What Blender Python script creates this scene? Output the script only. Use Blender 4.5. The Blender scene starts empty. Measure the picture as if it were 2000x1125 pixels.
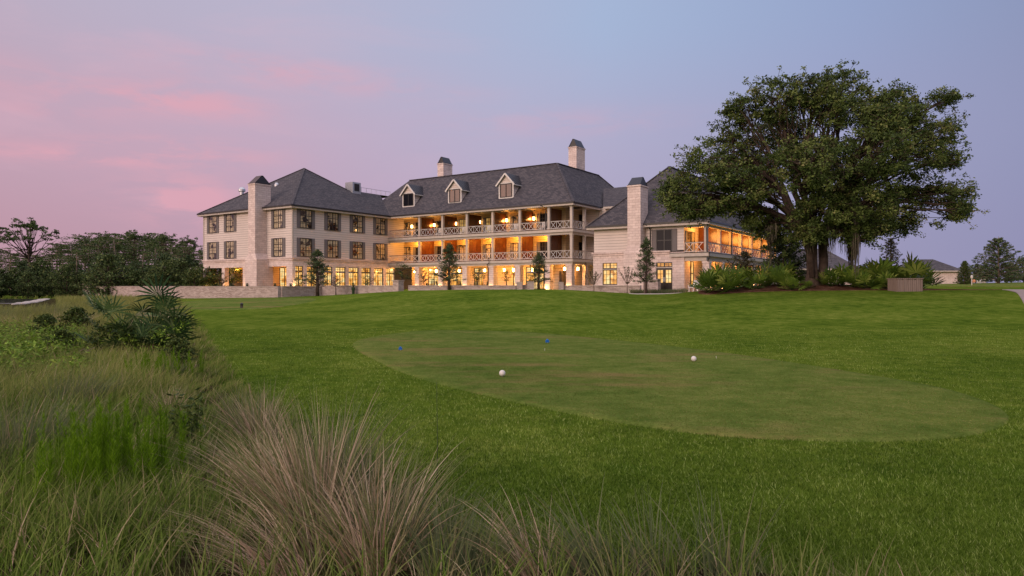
import bpy, math, random
import numpy as np
from mathutils import Vector, Matrix
random.seed(7); RNG = np.random.default_rng(7)
SC = bpy.context.scene
COL = SC.collection
R = math.radians
F = 1340.0; HY = 558.0

def srgb(r, g, b, a=1.0):
    f = lambda c: (c/255/12.92) if c/255 <= .04045 else ((c/255+.055)/1.055)**2.4
    return (f(r), f(g), f(b), a)

# ------------------------------------------------------------------ objects
def tag(o, label=None, cat=None, group=None, kind=None):
    if label: o['label'] = label
    if cat: o['category'] = cat
    if group: o['group'] = group
    if kind: o['kind'] = kind
    return o
def empty(name, loc=(0, 0, 0), rz=0, **k):
    o = bpy.data.objects.new(name, None); COL.objects.link(o)
    o.location = loc; o.rotation_euler = (0, 0, rz); o.empty_display_size = .2
    return tag(o, **k)
def link(name, me, mat, parent=None, loc=(0, 0, 0), rz=0, scale=None):
    o = bpy.data.objects.new(name, me); COL.objects.link(o)
    if mat is not None and not me.materials: me.materials.append(mat)
    o.parent = parent; o.location = loc; o.rotation_euler = (0, 0, rz)
    if scale: o.scale = scale
    return o
def copy_tree(o, parent=None):
    c = o.copy(); COL.objects.link(c); c.parent = parent
    for ch in [x for x in list(o.children)]:
        copy_tree(ch, c)
    return c
def mesh_np(name, V, Fc, UV=None, smooth=False):
    """V (n,3), Fc (m,k) uniform polygons, UV (m*k,2)"""
    V = np.asarray(V, np.float32); Fc = np.asarray(Fc, np.int32)
    me = bpy.data.meshes.new(name); m, k = Fc.shape
    me.vertices.add(len(V)); me.vertices.foreach_set('co', V.ravel())
    me.loops.add(m*k); me.loops.foreach_set('vertex_index', Fc.ravel())
    me.polygons.add(m)
    me.polygons.foreach_set('loop_start', np.arange(0, m*k, k, dtype=np.int32))
    me.polygons.foreach_set('loop_total', np.full(m, k, np.int32))
    if smooth: me.polygons.foreach_set('use_smooth', np.ones(m, bool))
    if UV is not None:
        uv = me.uv_layers.new(name='UVMap'); uv.data.foreach_set('uv', np.asarray(UV, np.float32).ravel())
    me.update(calc_edges=True)
    return me

class MB:
    def __init__(s): s.v = []; s.f = []
    def quad(s, *p):
        n = len(s.v); s.v += [tuple(q) for q in p]; s.f.append(tuple(range(n, n+len(p)))); return s
    def box(s, x0, x1, y0, y1, z0, z1):
        if x0 > x1: x0, x1 = x1, x0
        if y0 > y1: y0, y1 = y1, y0
        if z0 > z1: z0, z1 = z1, z0
        n = len(s.v)
        s.v += [(x0,y0,z0),(x1,y0,z0),(x1,y1,z0),(x0,y1,z0),(x0,y0,z1),(x1,y0,z1),(x1,y1,z1),(x0,y1,z1)]
        s.f += [tuple(n+i for i in q) for q in ((0,3,2,1),(4,5,6,7),(0,1,5,4),(1,2,6,5),(2,3,7,6),(3,0,4,7))]
        return s
    def bar(s, p, q, w, h=None):
        """box beam from p to q, w wide, h high"""
        h = h or w
        p = Vector(p); q = Vector(q); d = (q-p); L = d.length; d.normalize()
        up = Vector((0,0,1)) if abs(d.z) < .95 else Vector((0,1,0))
        sd = d.cross(up).normalized(); u2 = sd.cross(d).normalized()
        n = len(s.v)
        for c in (p, q):
            for a, b in ((-1,-1),(1,-1),(1,1),(-1,1)):
                s.v.append(tuple(c + sd*(a*w/2) + u2*(b*h/2)))
        s.f += [tuple(n+i for i in qd) for qd in ((0,3,2,1),(4,5,6,7),(0,1,5,4),(1,2,6,5),(2,3,7,6),(3,0,4,7))]
        return s
    def tube(s, pts, rads, k=6):
        n0 = len(s.v); pts = [Vector(p) for p in pts]
        for i, p in enumerate(pts):
            d = (pts[min(i+1, len(pts)-1)] - pts[max(i-1, 0)]).normalized()
            up = Vector((0,0,1)) if abs(d.z) < .9 else Vector((1,0,0))
            a = d.cross(up).normalized(); b = a.cross(d)
            for j in range(k):
                t = 2*math.pi*j/k
                s.v.append(tuple(p + (a*math.cos(t)+b*math.sin(t))*rads[i]))
        for i in range(len(pts)-1):
            for j in range(k):
                s.f.append((n0+i*k+j, n0+i*k+(j+1)%k, n0+(i+1)*k+(j+1)%k, n0+(i+1)*k+j))
        s.f.append(tuple(n0+j for j in range(k))[::-1]); m = n0+(len(pts)-1)*k
        s.f.append(tuple(m+j for j in range(k)))
        return s
    def lathe(s, prof, k=16, c=(0,0,0)):
        n0 = len(s.v)
        for r, z in prof:
            for j in range(k):
                t = 2*math.pi*j/k; s.v.append((c[0]+r*math.cos(t), c[1]+r*math.sin(t), c[2]+z))
        for i in range(len(prof)-1):
            for j in range(k):
                s.f.append((n0+i*k+j, n0+i*k+(j+1)%k, n0+(i+1)*k+(j+1)%k, n0+(i+1)*k+j))
        s.f.append(tuple(n0+j for j in range(k))[::-1]); m = n0+(len(prof)-1)*k
        s.f.append(tuple(m+j for j in range(k)))
        return s
    def mesh(s, name, off=(0,0,0), smooth=False):
        me = bpy.data.meshes.new(name)
        me.from_pydata([(x-off[0], y-off[1], z-off[2]) for x, y, z in s.v], [], s.f)
        me.update()
        uv = me.uv_layers.new(name='UVMap')
        for p in me.polygons:
            n = p.normal
            if abs(n.z) > .97: t = Vector((1,0,0)); b = Vector((0,1,0))
            else:
                t = Vector((-n.y, n.x, 0)).normalized(); b = n.cross(t)
                if b.z < 0: b = -b
            for li in p.loop_indices:
                c = Vector(s.v[me.loops[li].vertex_index])
                uv.data[li].uv = (c.dot(t), c.dot(b))
            p.use_smooth = smooth
        return me
    def build(s, name, mat, parent=None, off=(0,0,0), loc=(0,0,0), smooth=False, rz=0):
        return link(name, s.mesh(name, off, smooth), mat, parent, loc, rz)

# ------------------------------------------------------------------ materials
class NT:
    def __init__(s, name, rough=.8, spec=.3):
        s.m = bpy.data.materials.new(name); s.m.use_nodes = True
        s.t = s.m.node_tree; s.b = s.t.nodes['Principled BSDF']
        s.b.inputs['Roughness'].default_value = rough
        s.b.inputs['Specular IOR Level'].default_value = spec
    def n(s, ty, **k):
        x = s.t.nodes.new(ty)
        for a, v in k.items():
            if a.startswith('i_'):
                key = a[2:]; key = int(key) if key.isdigit() else key.replace('_', ' ')
                x.inputs[key].default_value = v
            else: setattr(x, a, v)
        return x
    def l(s, a, b): s.t.links.new(a, b); return s
    def uv(s, scale=(1,1,1), loc=(0,0,0), obj=False):
        c = s.n('ShaderNodeTexCoord'); mp = s.n('ShaderNodeMapping')
        mp.inputs['Scale'].default_value = scale; mp.inputs['Location'].default_value = loc
        s.l(c.outputs['Object' if obj else 'UV'], mp.inputs[0]); return mp.outputs[0]
    def noise(s, vec, scale, detail=4, rough=.55, dist=0):
        x = s.n('ShaderNodeTexNoise'); x.inputs['Scale'].default_value = scale
        x.inputs['Detail'].default_value = detail; x.inputs['Roughness'].default_value = rough
        x.inputs['Distortion'].default_value = dist
        if vec is not None: s.l(vec, x.inputs['Vector'])
        return x.outputs['Fac']
    def ramp(s, fac, stops, interp='LINEAR'):
        x = s.n('ShaderNodeValToRGB'); x.color_ramp.interpolation = interp
        e = x.color_ramp.elements
        while len(e) < len(stops): e.new(.5)
        for i, (p, c) in enumerate(stops):
            e[i].position = p; e[i].color = c if len(c) == 4 else (*c, 1)
        s.l(fac, x.inputs[0]); return x.outputs[0]
    def mix(s, fac, a, b, mode='MIX'):
        x = s.n('ShaderNodeMix', data_type='RGBA', blend_type=mode)
        for sock, v in ((x.inputs[0], fac), (x.inputs[6], a), (x.inputs[7], b)):
            if isinstance(v, (int, float)): sock.default_value = v
            elif isinstance(v, tuple): sock.default_value = v if len(v) == 4 else (*v, 1)
            else: s.l(v, sock)
        return x.outputs[2]
    def math(s, op, a, b=0.0, clamp=False):
        x = s.n('ShaderNodeMath', operation=op, use_clamp=clamp)
        for sock, v in ((x.inputs[0], a), (x.inputs[1], b)):
            if isinstance(v, (int, float)): sock.default_value = v
            else: s.l(v, sock)
        return x.outputs[0]
    def bump(s, h, strength=.3, dist=.02):
        x = s.n('ShaderNodeBump'); x.inputs['Strength'].default_value = strength
        x.inputs['Distance'].default_value = dist; s.l(h, x.inputs['Height'])
        s.l(x.outputs[0], s.b.inputs['Normal']); return s
    def col(s, c):
        if isinstance(c, tuple): s.b.inputs['Base Color'].default_value = c if len(c) == 4 else (*c, 1)
        else: s.l(c, s.b.inputs['Base Color'])
        return s.m

def plain(name, c, rough=.6, spec=.4, var=.12, metallic=0):
    t = NT(name, rough, spec); t.b.inputs['Metallic'].default_value = metallic
    v = t.uv(obj=True); n = t.noise(v, 3.0, 5)
    d = tuple(x*(1-var) for x in c[:3]); u = tuple(min(1, x*(1+var)) for x in c[:3])
    t.col(t.ramp(n, [(.3, d), (.7, u)])); return t.m

def mat_shingle():
    t = NT('shingle_roof', .9, .2); uv = t.uv()
    br = t.n('ShaderNodeTexBrick', offset=.5); t.l(uv, br.inputs['Vector'])
    br.inputs['Scale'].default_value = 1.0
    br.inputs['Brick Width'].default_value = .42; br.inputs['Row Height'].default_value = .2
    br.inputs['Mortar Size'].default_value = .018; br.inputs['Mortar Smooth'].default_value = .3
    br.inputs['Color1'].default_value = (.058,.056,.066,1); br.inputs['Color2'].default_value = (.115,.105,.112,1)
    br.inputs['Mortar'].default_value = (.035,.032,.04,1); br.inputs['Bias'].default_value = -.1
    n = t.noise(uv, .35, 4); n2 = t.noise(uv, 9, 3)
    c = t.mix(.6, br.outputs['Color'], t.ramp(n, [(.3, (.9,.9,.93)), (.7, (1.08,1.05,1.05))]), 'MULTIPLY')
    c = t.mix(.4, c, t.ramp(n2, [(.3, (.6,.6,.62)), (.7, (1.4,1.35,1.3))]), 'MULTIPLY')
    t.bump(br.outputs['Fac'], .5, -.02); return t.col(c)
def mat_siding(name, base, lap=.28):
    t = NT(name, .65, .3); uv = t.uv()
    sx = t.n('ShaderNodeSeparateXYZ'); t.l(uv, sx.inputs[0])
    fr = t.math('FRACT', t.math('DIVIDE', sx.outputs[1], lap))
    gap = t.math('LESS_THAN', fr, .16)
    n = t.noise(uv, .7, 5); n2 = t.noise(t.uv((.4, 9, 1)), 6, 3)
    c = t.ramp(n, [(.3, tuple(x*.93 for x in base)), (.7, tuple(x*1.05 for x in base))])
    c = t.mix(.25, c, t.ramp(n2, [(.3, (.85,.85,.85)), (.7, (1.1,1.1,1.1))]), 'MULTIPLY')
    c = t.mix(gap, c, tuple(x*.64 for x in base))
    h = t.math('SUBTRACT', 1.0, fr); t.bump(h, .8, .03); return t.col(c)
def mat_brick(name, c1, c2, mortar, w=.42, h=.2, accent=None, bs=.4):
    t = NT(name, .85, .2); uv = t.uv()
    br = t.n('ShaderNodeTexBrick', offset=.5); t.l(uv, br.inputs['Vector'])
    br.inputs['Scale'].default_value = 1.0
    br.inputs['Brick Width'].default_value = w; br.inputs['Row Height'].default_value = h
    br.inputs['Mortar Size'].default_value = .012; br.inputs['Mortar Smooth'].default_value = .2
    br.inputs['Color1'].default_value = (*c1,1); br.inputs['Color2'].default_value = (*c2,1)
    br.inputs['Mortar'].default_value = (*mortar,1)
    n = t.noise(uv, 1.1, 6, .65)
    c = t.mix(.7, br.outputs['Color'], t.ramp(n, [(.3, (.78,.76,.76)), (.7, (1.12,1.1,1.1))]), 'MULTIPLY')
    if accent:
        n2 = t.noise(t.uv((2.2, 5, 1)), 1.6, 3, .6)
        c = t.mix(t.ramp(n2, [(.60, (0,0,0)), (.70, (.8,.8,.8))]), c, accent)
    t.bump(br.outputs['Fac'], bs, -.02); return t.col(c)

M = {}
M['shingle'] = mat_shingle()
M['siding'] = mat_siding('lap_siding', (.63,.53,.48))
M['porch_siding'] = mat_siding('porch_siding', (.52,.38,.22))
M['brick'] = mat_brick('painted_brick', (.74,.61,.56), (.62,.50,.46), (.42,.30,.27), .62, .25, (.40,.25,.21))
M['garden'] = mat_brick('garden_brick', (.50,.41,.37), (.30,.23,.205), (.52,.44,.40), .45, .11, (.18,.10,.08), .8)
M['coping'] = mat_brick('coping_brick', (.50,.42,.38), (.36,.29,.26), (.3,.25,.22), .12, .3)
M['trim'] = plain('trim_paint', (.47,.40,.35), .5)
M['rail'] = plain('rail_paint', (.62,.57,.54), .45)
M['railcap'] = plain('rail_cap_wood', (.10,.055,.035), .4)
M['bronze'] = plain('dark_bronze', (.022,.018,.018), .35, .5)
M['shutter'] = mat_siding('shutter_paint', (.17,.145,.14), .07)
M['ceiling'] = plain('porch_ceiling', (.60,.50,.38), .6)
M['deckfloor'] = plain('deck_floor', (.25,.2,.17), .6)
M['stone'] = plain('paving_stone', (.42,.37,.34), .8, .2)
M['copper'] = plain('copper_cap', (.10,.06,.05), .4, .5, .2, .6)
M['blackmetal'] = plain('standing_seam', (.03,.032,.045), .35, .5, .2, .4)
M['steel'] = plain('galvanised_steel', (.55,.55,.58), .35, .5, .1, .7)
M['bark'] = plain('tree_bark', (.07,.05,.04), .95, .1, .4)
M['palebark'] = plain('pale_bark', (.20,.15,.12), .9, .1, .35)
def mat_wood(name, dark, light, rough=.25, sc=(14, 1.2, 1)):
    t = NT(name, rough, .5); uv = t.uv(sc)
    n = t.noise(uv, 1.0, 5, .6); w = t.n('ShaderNodeTexWave', wave_type='BANDS', bands_direction='X')
    t.l(t.uv((4.0, .3, 1)), w.inputs[0]); w.inputs['Scale'].default_value = .6; w.inputs['Distortion'].default_value = 2
    c = t.mix(.5, t.ramp(n, [(.3, dark), (.7, light)]), t.ramp(w.outputs[1], [(0, dark), (1, light)]))
    return t.col(c)
M['mahogany'] = mat_wood('mahogany_screen', (.05,.013,.004), (.19,.058,.014))
M['door'] = mat_wood('door_paint', (.022,.016,.015), (.04,.03,.028), .35)
M['weathered'] = mat_wood('weathered_boards', (.12,.085,.07), (.27,.20,.165), .85)

def mat_curtain_glass(name, c1, c2, dark, scale=1.0):
    """glass with drawn curtains just behind it"""
    t = NT(name, .04, .9); uv = t.uv()
    w = t.n('ShaderNodeTexWave', wave_type='BANDS', bands_direction='X'); t.l(uv, w.inputs[0])
    w.inputs['Scale'].default_value = 2.2*scale; w.inputs['Distortion'].default_value = 1.2
    oi = t.n('ShaderNodeObjectInfo')
    cur = t.mix(w.outputs[1], c1, c2)
    v2 = t.n('ShaderNodeVectorMath', operation='ADD'); t.l(uv, v2.inputs[0]); t.l(oi.outputs['Location'], v2.inputs[1])
    n = t.noise(v2.outputs[0], .9, 2)
    c = t.mix(t.ramp(n, [(.40, (0,0,0)), (.46, (1,1,1))]), dark, cur)
    t.b.inputs['Coat Weight'].default_value = .6; t.b.inputs['Coat Roughness'].default_value = .02
    return t.col(c)
M['curtain'] = mat_curtain_glass('curtained_glass', (.62,.50,.32), (.36,.27,.17), (.03,.022,.02))
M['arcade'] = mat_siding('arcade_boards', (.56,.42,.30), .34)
M['brownglass'] = mat_curtain_glass('brown_blind_glass', (.15,.075,.05), (.10,.05,.035), (.10,.05,.035))
M['darkglass'] = NT('dark_glass', .06, .22).col((.010,.010,.014))
def emit(t, c, strength):
    s = t.b.inputs['Emission Color']
    if isinstance(c, tuple): s.default_value = c if len(c) == 4 else (*c, 1)
    else: t.l(c, s)
    t.b.inputs['Emission Strength'].default_value = strength; return t
def mat_litroom(name, lo, mid, hi, strength):
    t = NT(name, .1, .6); uv = t.uv()
    oi = t.n('ShaderNodeObjectInfo')
    v2 = t.n('ShaderNodeVectorMath', operation='ADD'); t.l(uv, v2.inputs[0]); t.l(oi.outputs['Location'], v2.inputs[1])
    n = t.noise(v2.outputs[0], 1.1, 3, .6)
    vo = t.n('ShaderNodeTexVoronoi', feature='F1', distance='CHEBYCHEV'); t.l(v2.outputs[0], vo.inputs[0]); vo.inputs['Scale'].default_value = 1.6
    sep = t.n('ShaderNodeSeparateColor'); t.l(vo.outputs['Color'], sep.inputs[0])
    f = t.math('ADD', t.math('MULTIPLY', n, .75), t.math('MULTIPLY', sep.outputs[0], .25))
    c = t.ramp(f, [(.28, lo), (.45, mid), (.68, hi)])
    emit(t, c, strength); return t.col((.02,.015,.01))
M['litroom'] = mat_litroom('lit_room_behind_glass', (.30,.08,.01), (1.0,.46,.09), (1.0,.80,.36), 1.0)
M['dimroom'] = mat_litroom('dim_room_behind_glass', (.05,.02,.005), (.40,.20,.05), (.9,.60,.20), .7)
M['lampglow'] = emit(NT('lamp_glow'), (1.0,.62,.24), 14).m
M['uplight'] = emit(NT('uplight_glow'), (1.0,.66,.30), 8).m

def mat_leaf(name, stops, rough=.55, trans=.12, noise=True):
    t = NT(name, rough, .1); c = t.n('ShaderNodeTexCoord')
    s = t.n('ShaderNodeSeparateXYZ'); t.l(c.outputs['UV'], s.inputs[0])
    col = t.ramp(s.outputs[0], stops)
    if noise:
        n = t.noise(c.outputs['Object'], .8, 3)
        col = t.mix(.6, col, t.ramp(n, [(.35, (.6,.62,.6)), (.65, (1.35,1.3,1.2))]), 'MULTIPLY')
    t.col(col)
    tr = t.n('ShaderNodeBsdfTranslucent'); t.l(col, tr.inputs[0])
    mx = t.n('ShaderNodeMixShader'); mx.inputs[0].default_value = trans
    t.l(t.b.outputs[0], mx.inputs[1]); t.l(tr.outputs[0], mx.inputs[2])
    t.l(mx.outputs[0], t.t.nodes['Material Output'].inputs[0]); return t.m
M['oakleaf'] = mat_leaf('oak_leaves', [(0, (.025,.042,.014)), (.5, (.07,.105,.028)), (.85, (.14,.18,.05)), (1, (.22,.21,.09))])
M['moss'] = mat_leaf('hanging_moss', [(0, (.055,.05,.04)), (1, (.13,.115,.085))])
M['pineleaf'] = mat_leaf('pine_foliage', [(0, (.03,.052,.018)), (.6, (.078,.118,.036)), (1, (.15,.175,.065))])
M['bushleaf'] = mat_leaf('bush_foliage', [(0, (.035,.06,.016)), (.6, (.065,.10,.025)), (1, (.12,.15,.035))])
M['darkleaf'] = mat_leaf('evergreen_foliage', [(0, (.032,.058,.028)), (.6, (.07,.105,.045)), (1, (.13,.16,.07))])
M['redleaf'] = mat_leaf('crape_foliage', [(0, (.05,.06,.03)), (.6, (.10,.10,.05)), (1, (.16,.13,.07))])
M['palm'] = mat_leaf('palmetto_fronds', [(0, (.04,.085,.014)), (.6, (.095,.155,.02)), (1, (.27,.31,.08))], .5)
M['bluepalm'] = mat_leaf('saw_palmetto_fronds', [(0, (.02,.05,.018)), (.6, (.07,.135,.045)), (.9, (.20,.25,.12)), (1, (.34,.32,.20))], .6)
M['weed'] = mat_leaf('weed_leaves', [(0, (.07,.13,.015)), (.6, (.15,.26,.03)), (1, (.26,.36,.06))])
# ------------------------------------------------------------------ terrain
_px = [-900, 0, 345, 545, 629, 700, 795, 900, 1000, 1100, 1180, 1240, 1300, 1350, 1500, 1700, 1980, 2400, 3000]
_yc = [588, 587, 584, 580.5, 577.5, 573.5, 567.8, 565.8, 565.3, 565.6, 570, 575.5, 575, 571.5, 569, 567.5, 567.5, 568, 569]
_YC = [75, 75, 74, 70, 70, 66, 60, 54, 50, 50, 52, 54, 54, 52, 48, 46, 44, 44, 44]
_zb = [-1.75,-1.7,-1.5,-1.3,-1.2,-1.0,-.5,-.45,-.45,-.45,-.6,-.7,-.7,-.6,-.3,.0,.5,.6,.6]
def sstep(t): t = np.clip(t, 0, 1); return t*t*(3-2*t)
def tz(X, Y):
    X = np.asarray(X, float); Y = np.asarray(Y, float)
    px = 1000 + F*X/np.maximum(Y, 14)
    yc = np.interp(px, _px, _yc); YC = np.interp(px, _px, _YC); zb = np.interp(px, _px, _zb)
    zc = -(yc-HY)/F*YC
    z = -1.7 + (zc+1.7)*sstep((Y-22)/(YC-22))
    far = np.where(px > 1600, 70, 9)
    z = z + (zb-zc)*sstep((Y-YC)/far)
    # mulch berm under the oak
    d = ((X-20.5)/8.0)**2 + ((Y-48.5)/4.6)**2
    z = z + .52*np.exp(-d*1.6)
    # soft undulation of the lawn
    z = z + .05*np.sin(X*.21+.6)*np.sin(Y*.16)*sstep((Y-9)/14)*(1-sstep((Y-44)/6))
    z = z + .035*np.sin(X*.9+1)*np.sin(Y*.8)*(X < xb(Y))
    return z
_by = [2, 3.6, 4.0, 4.36, 5.04, 6.3, 8.7, 11.9, 17.3, 36.7, 71, 95]
_bx = [4.5, 2.9, 1.7, .25, -.49, -1.4, -3.1, -5.0, -7.7, -17.5, -34.7, -47]
def xb(Y): return np.interp(Y, _by, _bx)
def P(px, py, z=-1.7):
    """ground point seen at that pixel if the ground there lies at height z"""
    Y = F*(-z)/(py-HY); return ((px-1000)/F*Y, Y)
def at(px, Y): return (px-1000)/F*Y

def gspace(a, b, n, pw=2.2):
    t = np.linspace(-1, 1, n); s = np.sign(t)*np.abs(t)**pw
    return np.where(s < 0, -s*a, s*b)
xs = gspace(-3000, 3000, 420, 3.2); ys = np.concatenate([-np.array([2500, 900, 300, 100, 50, 25, 12, 6, 3, 1.]), 1+np.linspace(0, 1, 420)**2.6*3500])
ys[:10] = np.sort(ys[:10])
GX, GY = np.meshgrid(xs, ys)
GZ = tz(GX, GY)
V = np.stack([GX, GY, GZ], -1).reshape(-1, 3)
nx, ny = len(xs), len(ys)
idx = np.arange(nx*ny).reshape(ny, nx)
Fc = np.stack([idx[:-1,:-1], idx[:-1,1:], idx[1:,1:], idx[1:,:-1]], -1).reshape(-1, 4)
def mat_lawn(name, stops, s1=.25, fine=(.6,1.45), patch=None):
    t = NT(name, 1.0, .0); v = t.uv(obj=True)
    n1 = t.noise(v, s1, 4, .6); n2 = t.noise(v, 2.3, 4, .65); n3 = t.noise(v, 22, 3, .7); n4 = t.noise(v, 90, 2, .7)
    f = t.math('ADD', t.math('MULTIPLY', n1, .45), t.math('MULTIPLY', n2, .55))
    c = t.ramp(f, stops)
    lo, hi = fine
    c = t.mix(.75, c, t.ramp(n3, [(.3, (lo,)*3), (.7, (hi,)*3)]), 'MULTIPLY')
    c = t.mix(.6, c, t.ramp(n4, [(.3, (lo,)*3), (.7, (hi,)*3)]), 'MULTIPLY')
    if patch:
        n5 = t.noise(t.uv((.22, .5, 1), obj=True), 1.0, 5, .7)
        c = t.mix(t.ramp(n5, [(.50, (0,0,0)), (.66, (.75,.75,.75))]), c, patch)
    h = t.math('ADD', t.math('MULTIPLY', n3, .6), n4); t.bump(h, .7, .03)
    return t.col(c)
M['lawn'] = mat_lawn('lawn_turf', [(.35, (.042,.082,.009)), (.5, (.094,.142,.016)), (.65, (.172,.205,.036))])
M['tee'] = mat_lawn('tee_turf', [(.38, (.078,.125,.023)), (.5, (.118,.162,.034)), (.62, (.165,.19,.048))], .4, (.65,1.35), (.23,.165,.07))
M['soil'] = mat_lawn('meadow_soil', [(.38, (.022,.018,.010)), (.5, (.045,.036,.018)), (.62, (.055,.06,.018))], .8)
M['mulch'] = mat_lawn('pine_mulch', [(.38, (.05,.022,.015)), (.5, (.10,.05,.032)), (.62, (.15,.085,.06))], .8, (.4,1.6))
ground = link('ground', mesh_np('ground', V, Fc, None, True), M['lawn'])
tag(ground, 'mown green lawn rising gently towards the hotel', 'lawn', kind='structure')

def patch(name, pts, mat, off=.02, rings=26, closed=96, lip=.03):
    """a sheet with a smooth outline lying on the terrain"""
    pts = np.array(pts, float); c = pts.mean(0)
    n = len(pts); t = np.linspace(0, n, closed, endpoint=False); i = t.astype(int); f = (t-i)[:, None]
    p0, p1, p2, p3 = (pts[(i+k) % n] for k in (-1, 0, 1, 2))
    o = .5*((2*p1)+(-p0+p2)*f+(2*p0-5*p1+4*p2-p3)*f*f+(-p0+3*p1-3*p2+p3)*f**3)
    V = []
    rr = list(np.linspace(0, 1, rings)[1:]) + [1.0]
    for q, r in enumerate(rr):
        xy = c + (o-c)*r
        if q == len(rr)-1: xy = xy + (xy-c)/np.linalg.norm(xy-c, axis=1)[:, None]*lip
        z = tz(xy[:,0], xy[:,1]) + (off if q < len(rr)-1 else -.03)
        V.append(np.column_stack([xy, z]))
    V = np.concatenate([[[c[0], c[1], tz(c[0], c[1])+off]]] + V)
    k = closed; a = np.arange(k); b = (a+1) % k
    tri = np.stack([np.zeros(k, int), 1+a, 1+b, 1+b], -1)
    F4 = [np.stack([1+(q*k)+a, 1+(q+1)*k+a, 1+(q+1)*k+b, 1+q*k+b], -1) for q in range(len(rr)-1)]
    me = mesh_np(name, V, np.concatenate(F4), None, True)
    # centre fan
    bm_v = V[:k+1]; 
    import bmesh
    bm = bmesh.new(); bm.from_mesh(me); bm.verts.ensure_lookup_table()
    for j in range(k):
        bm.faces.new((bm.verts[0], bm.verts[1+j], bm.verts[1+(j+1) % k])).smooth = True
    bm.normal_update(); bm.to_mesh(me); bm.free()
    return link(name, me, mat)
TEE = [P(690,672), P(760,655), P(850,648), P(1000,650), P(1100,655), P(1250,671), P(1400,690), P(1550,712), P(1700,736), P(1820,757), P(1910,782),
       P(1965,812), P(1940,838), P(1850,856), P(1720,862), P(1600,861), P(1400,851), P(1200,824), P(1000,784), P(850,748), P(750,712)]
tee = patch('teeing_ground', TEE, M['tee'], .03, lip=.05)
tag(tee, 'oval closely mown tee box with worn brown patches', 'tee box', kind='structure')
far_tee = patch('far_teeing_ground', [(at(352,60),60), (at(420,66),66), (at(520,66),66), (at(610,60),60), (at(585,50),50), (at(480,44),44), (at(375,45),45), (at(340,51),51)], M['tee'], .04, lip=.3)
tag(far_tee, 'second, smaller mown tee on the far lawn below the long wall', 'tee box', kind='structure')
TA = np.array(TEE)
def in_poly(X, Y, poly):
    r = np.zeros(np.shape(X), bool); n = len(poly); j = n-1
    for i in range(n):
        xi, yi = poly[i]; xj, yj = poly[j]
        c = ((yi > Y) != (yj > Y)) & (X < (xj-xi)*(Y-yi)/((yj-yi) or 1e-9)+xi)
        r ^= c; j = i
    return r
# meadow soil on the left
mp = [(xb(y), y) for y in (3.0, 3.6, 4.36, 5.04, 6.3, 8.7, 11.9, 17.3, 26, 36.7, 54, 71, 88)]
me_poly = mp + [(-70, 92), (-95, 70), (-70, 30), (-30, 8), (-12, 1.8), (0, 1.2), (4.5, 1.6)]
V = []; Fq = []
yy = 1.2+np.linspace(0, 1, 150)**2*86; cc = np.linspace(0, 1, 60)
XR = xb(yy)+.05; XL = -1.15*yy-6
U = XL[:, None]+(XR-XL)[:, None]*cc[None, :]; YY = np.repeat(yy[:, None], 60, 1)
ZZ = tz(U-.01, YY)+.02; ZZ[:, -1] -= .06; ZZ[0] -= .06; ZZ[-1] -= .08
ii = np.arange(150*60).reshape(150, 60)
md = link('meadow_ground', mesh_np('meadow_ground', np.stack([U, YY, ZZ], -1).reshape(-1, 3),
     np.stack([ii[:-1,:-1], ii[:-1,1:], ii[1:,1:], ii[1:,:-1]], -1).reshape(-1, 4), None, True), M['soil'])
tag(md, 'brown soil and litter under the unmown meadow', 'ground', kind='structure')
bed = patch('mulch_bed', [(at(1372,45.5),45.5), (at(1450,44.8),44.8), (at(1560,44.2),44.2), (at(1700,43.9),43.9), (at(1800,44),44), (at(1900,44.4),44.4), (at(1960,45),45),
      (at(1940,47),47), (at(1850,50),50), (at(1700,55),55), (at(1560,56),56), (at(1450,55),55), (at(1375,50),50)], M['mulch'], .025)
tag(bed, 'reddish pine mulch bed mounded under the oak', 'mulch bed', kind='structure')
patio = patch('patio', [(at(1228,57.0),57.0), (at(1262,56),56), (at(1300,55.6),55.6), (at(1350,56.5),56.5), (at(1378,59),59), (at(1378,63),63), (at(1330,62.4),62.4), (at(1262,63.5),63.5)], M['stone'], .03)
tag(patio, 'pale stone patio outside the dark double door', 'patio', kind='structure')
path_m = plain('path_concrete', (.30,.24,.22), .85, .2)
path = patch('path', [(at(1986,40),40), (at(2003,33),33), (at(2030,27),27), (at(2120,26),26), (at(2110,40),40), (at(2060,46.5),46.5), (at(1960,46),46)], path_m, .03)
tag(path, 'pinkish concrete path curving past the end of the lawn', 'path', kind='structure')
green = patch('putting_green', [(at(1770,88),88), (at(1850,74),74), (at(1990,66),66), (at(2150,70),70), (at(2200,95),95), (at(2000,112),112), (at(1830,108),108)], M['tee'], .05)
tag(green, 'flat putting green in front of the low stone pavilion', 'green', kind='structure')
tw = NT('pond_water', .08, .6); nn = tw.noise(tw.uv((.3,1.5,1), obj=True), 3, 3); tw.bump(nn, .05, .05); M['water'] = tw.col((.05,.05,.045))
pond = patch('pond', [(at(-60,66),66), (at(20,60),60), (at(60,64),64), (at(95,74),74), (at(60,84),84), (at(-20,87),87), (at(-120,82),82)], M['water'], .06)
tag(pond, 'still pale pond beyond the meadow', 'pond', kind='structure')
sand = patch('sandy_bank', [(at(22,57.6),57.6), (at(50,59.5),59.5), (at(84,69),69), (at(98,78),78), (at(86,80),80), (at(62,70),70), (at(34,61.5),61.5)], M['stone'], .1)
tag(sand, 'pale strip of bank along the pond', 'bank', kind='structure')
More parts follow.
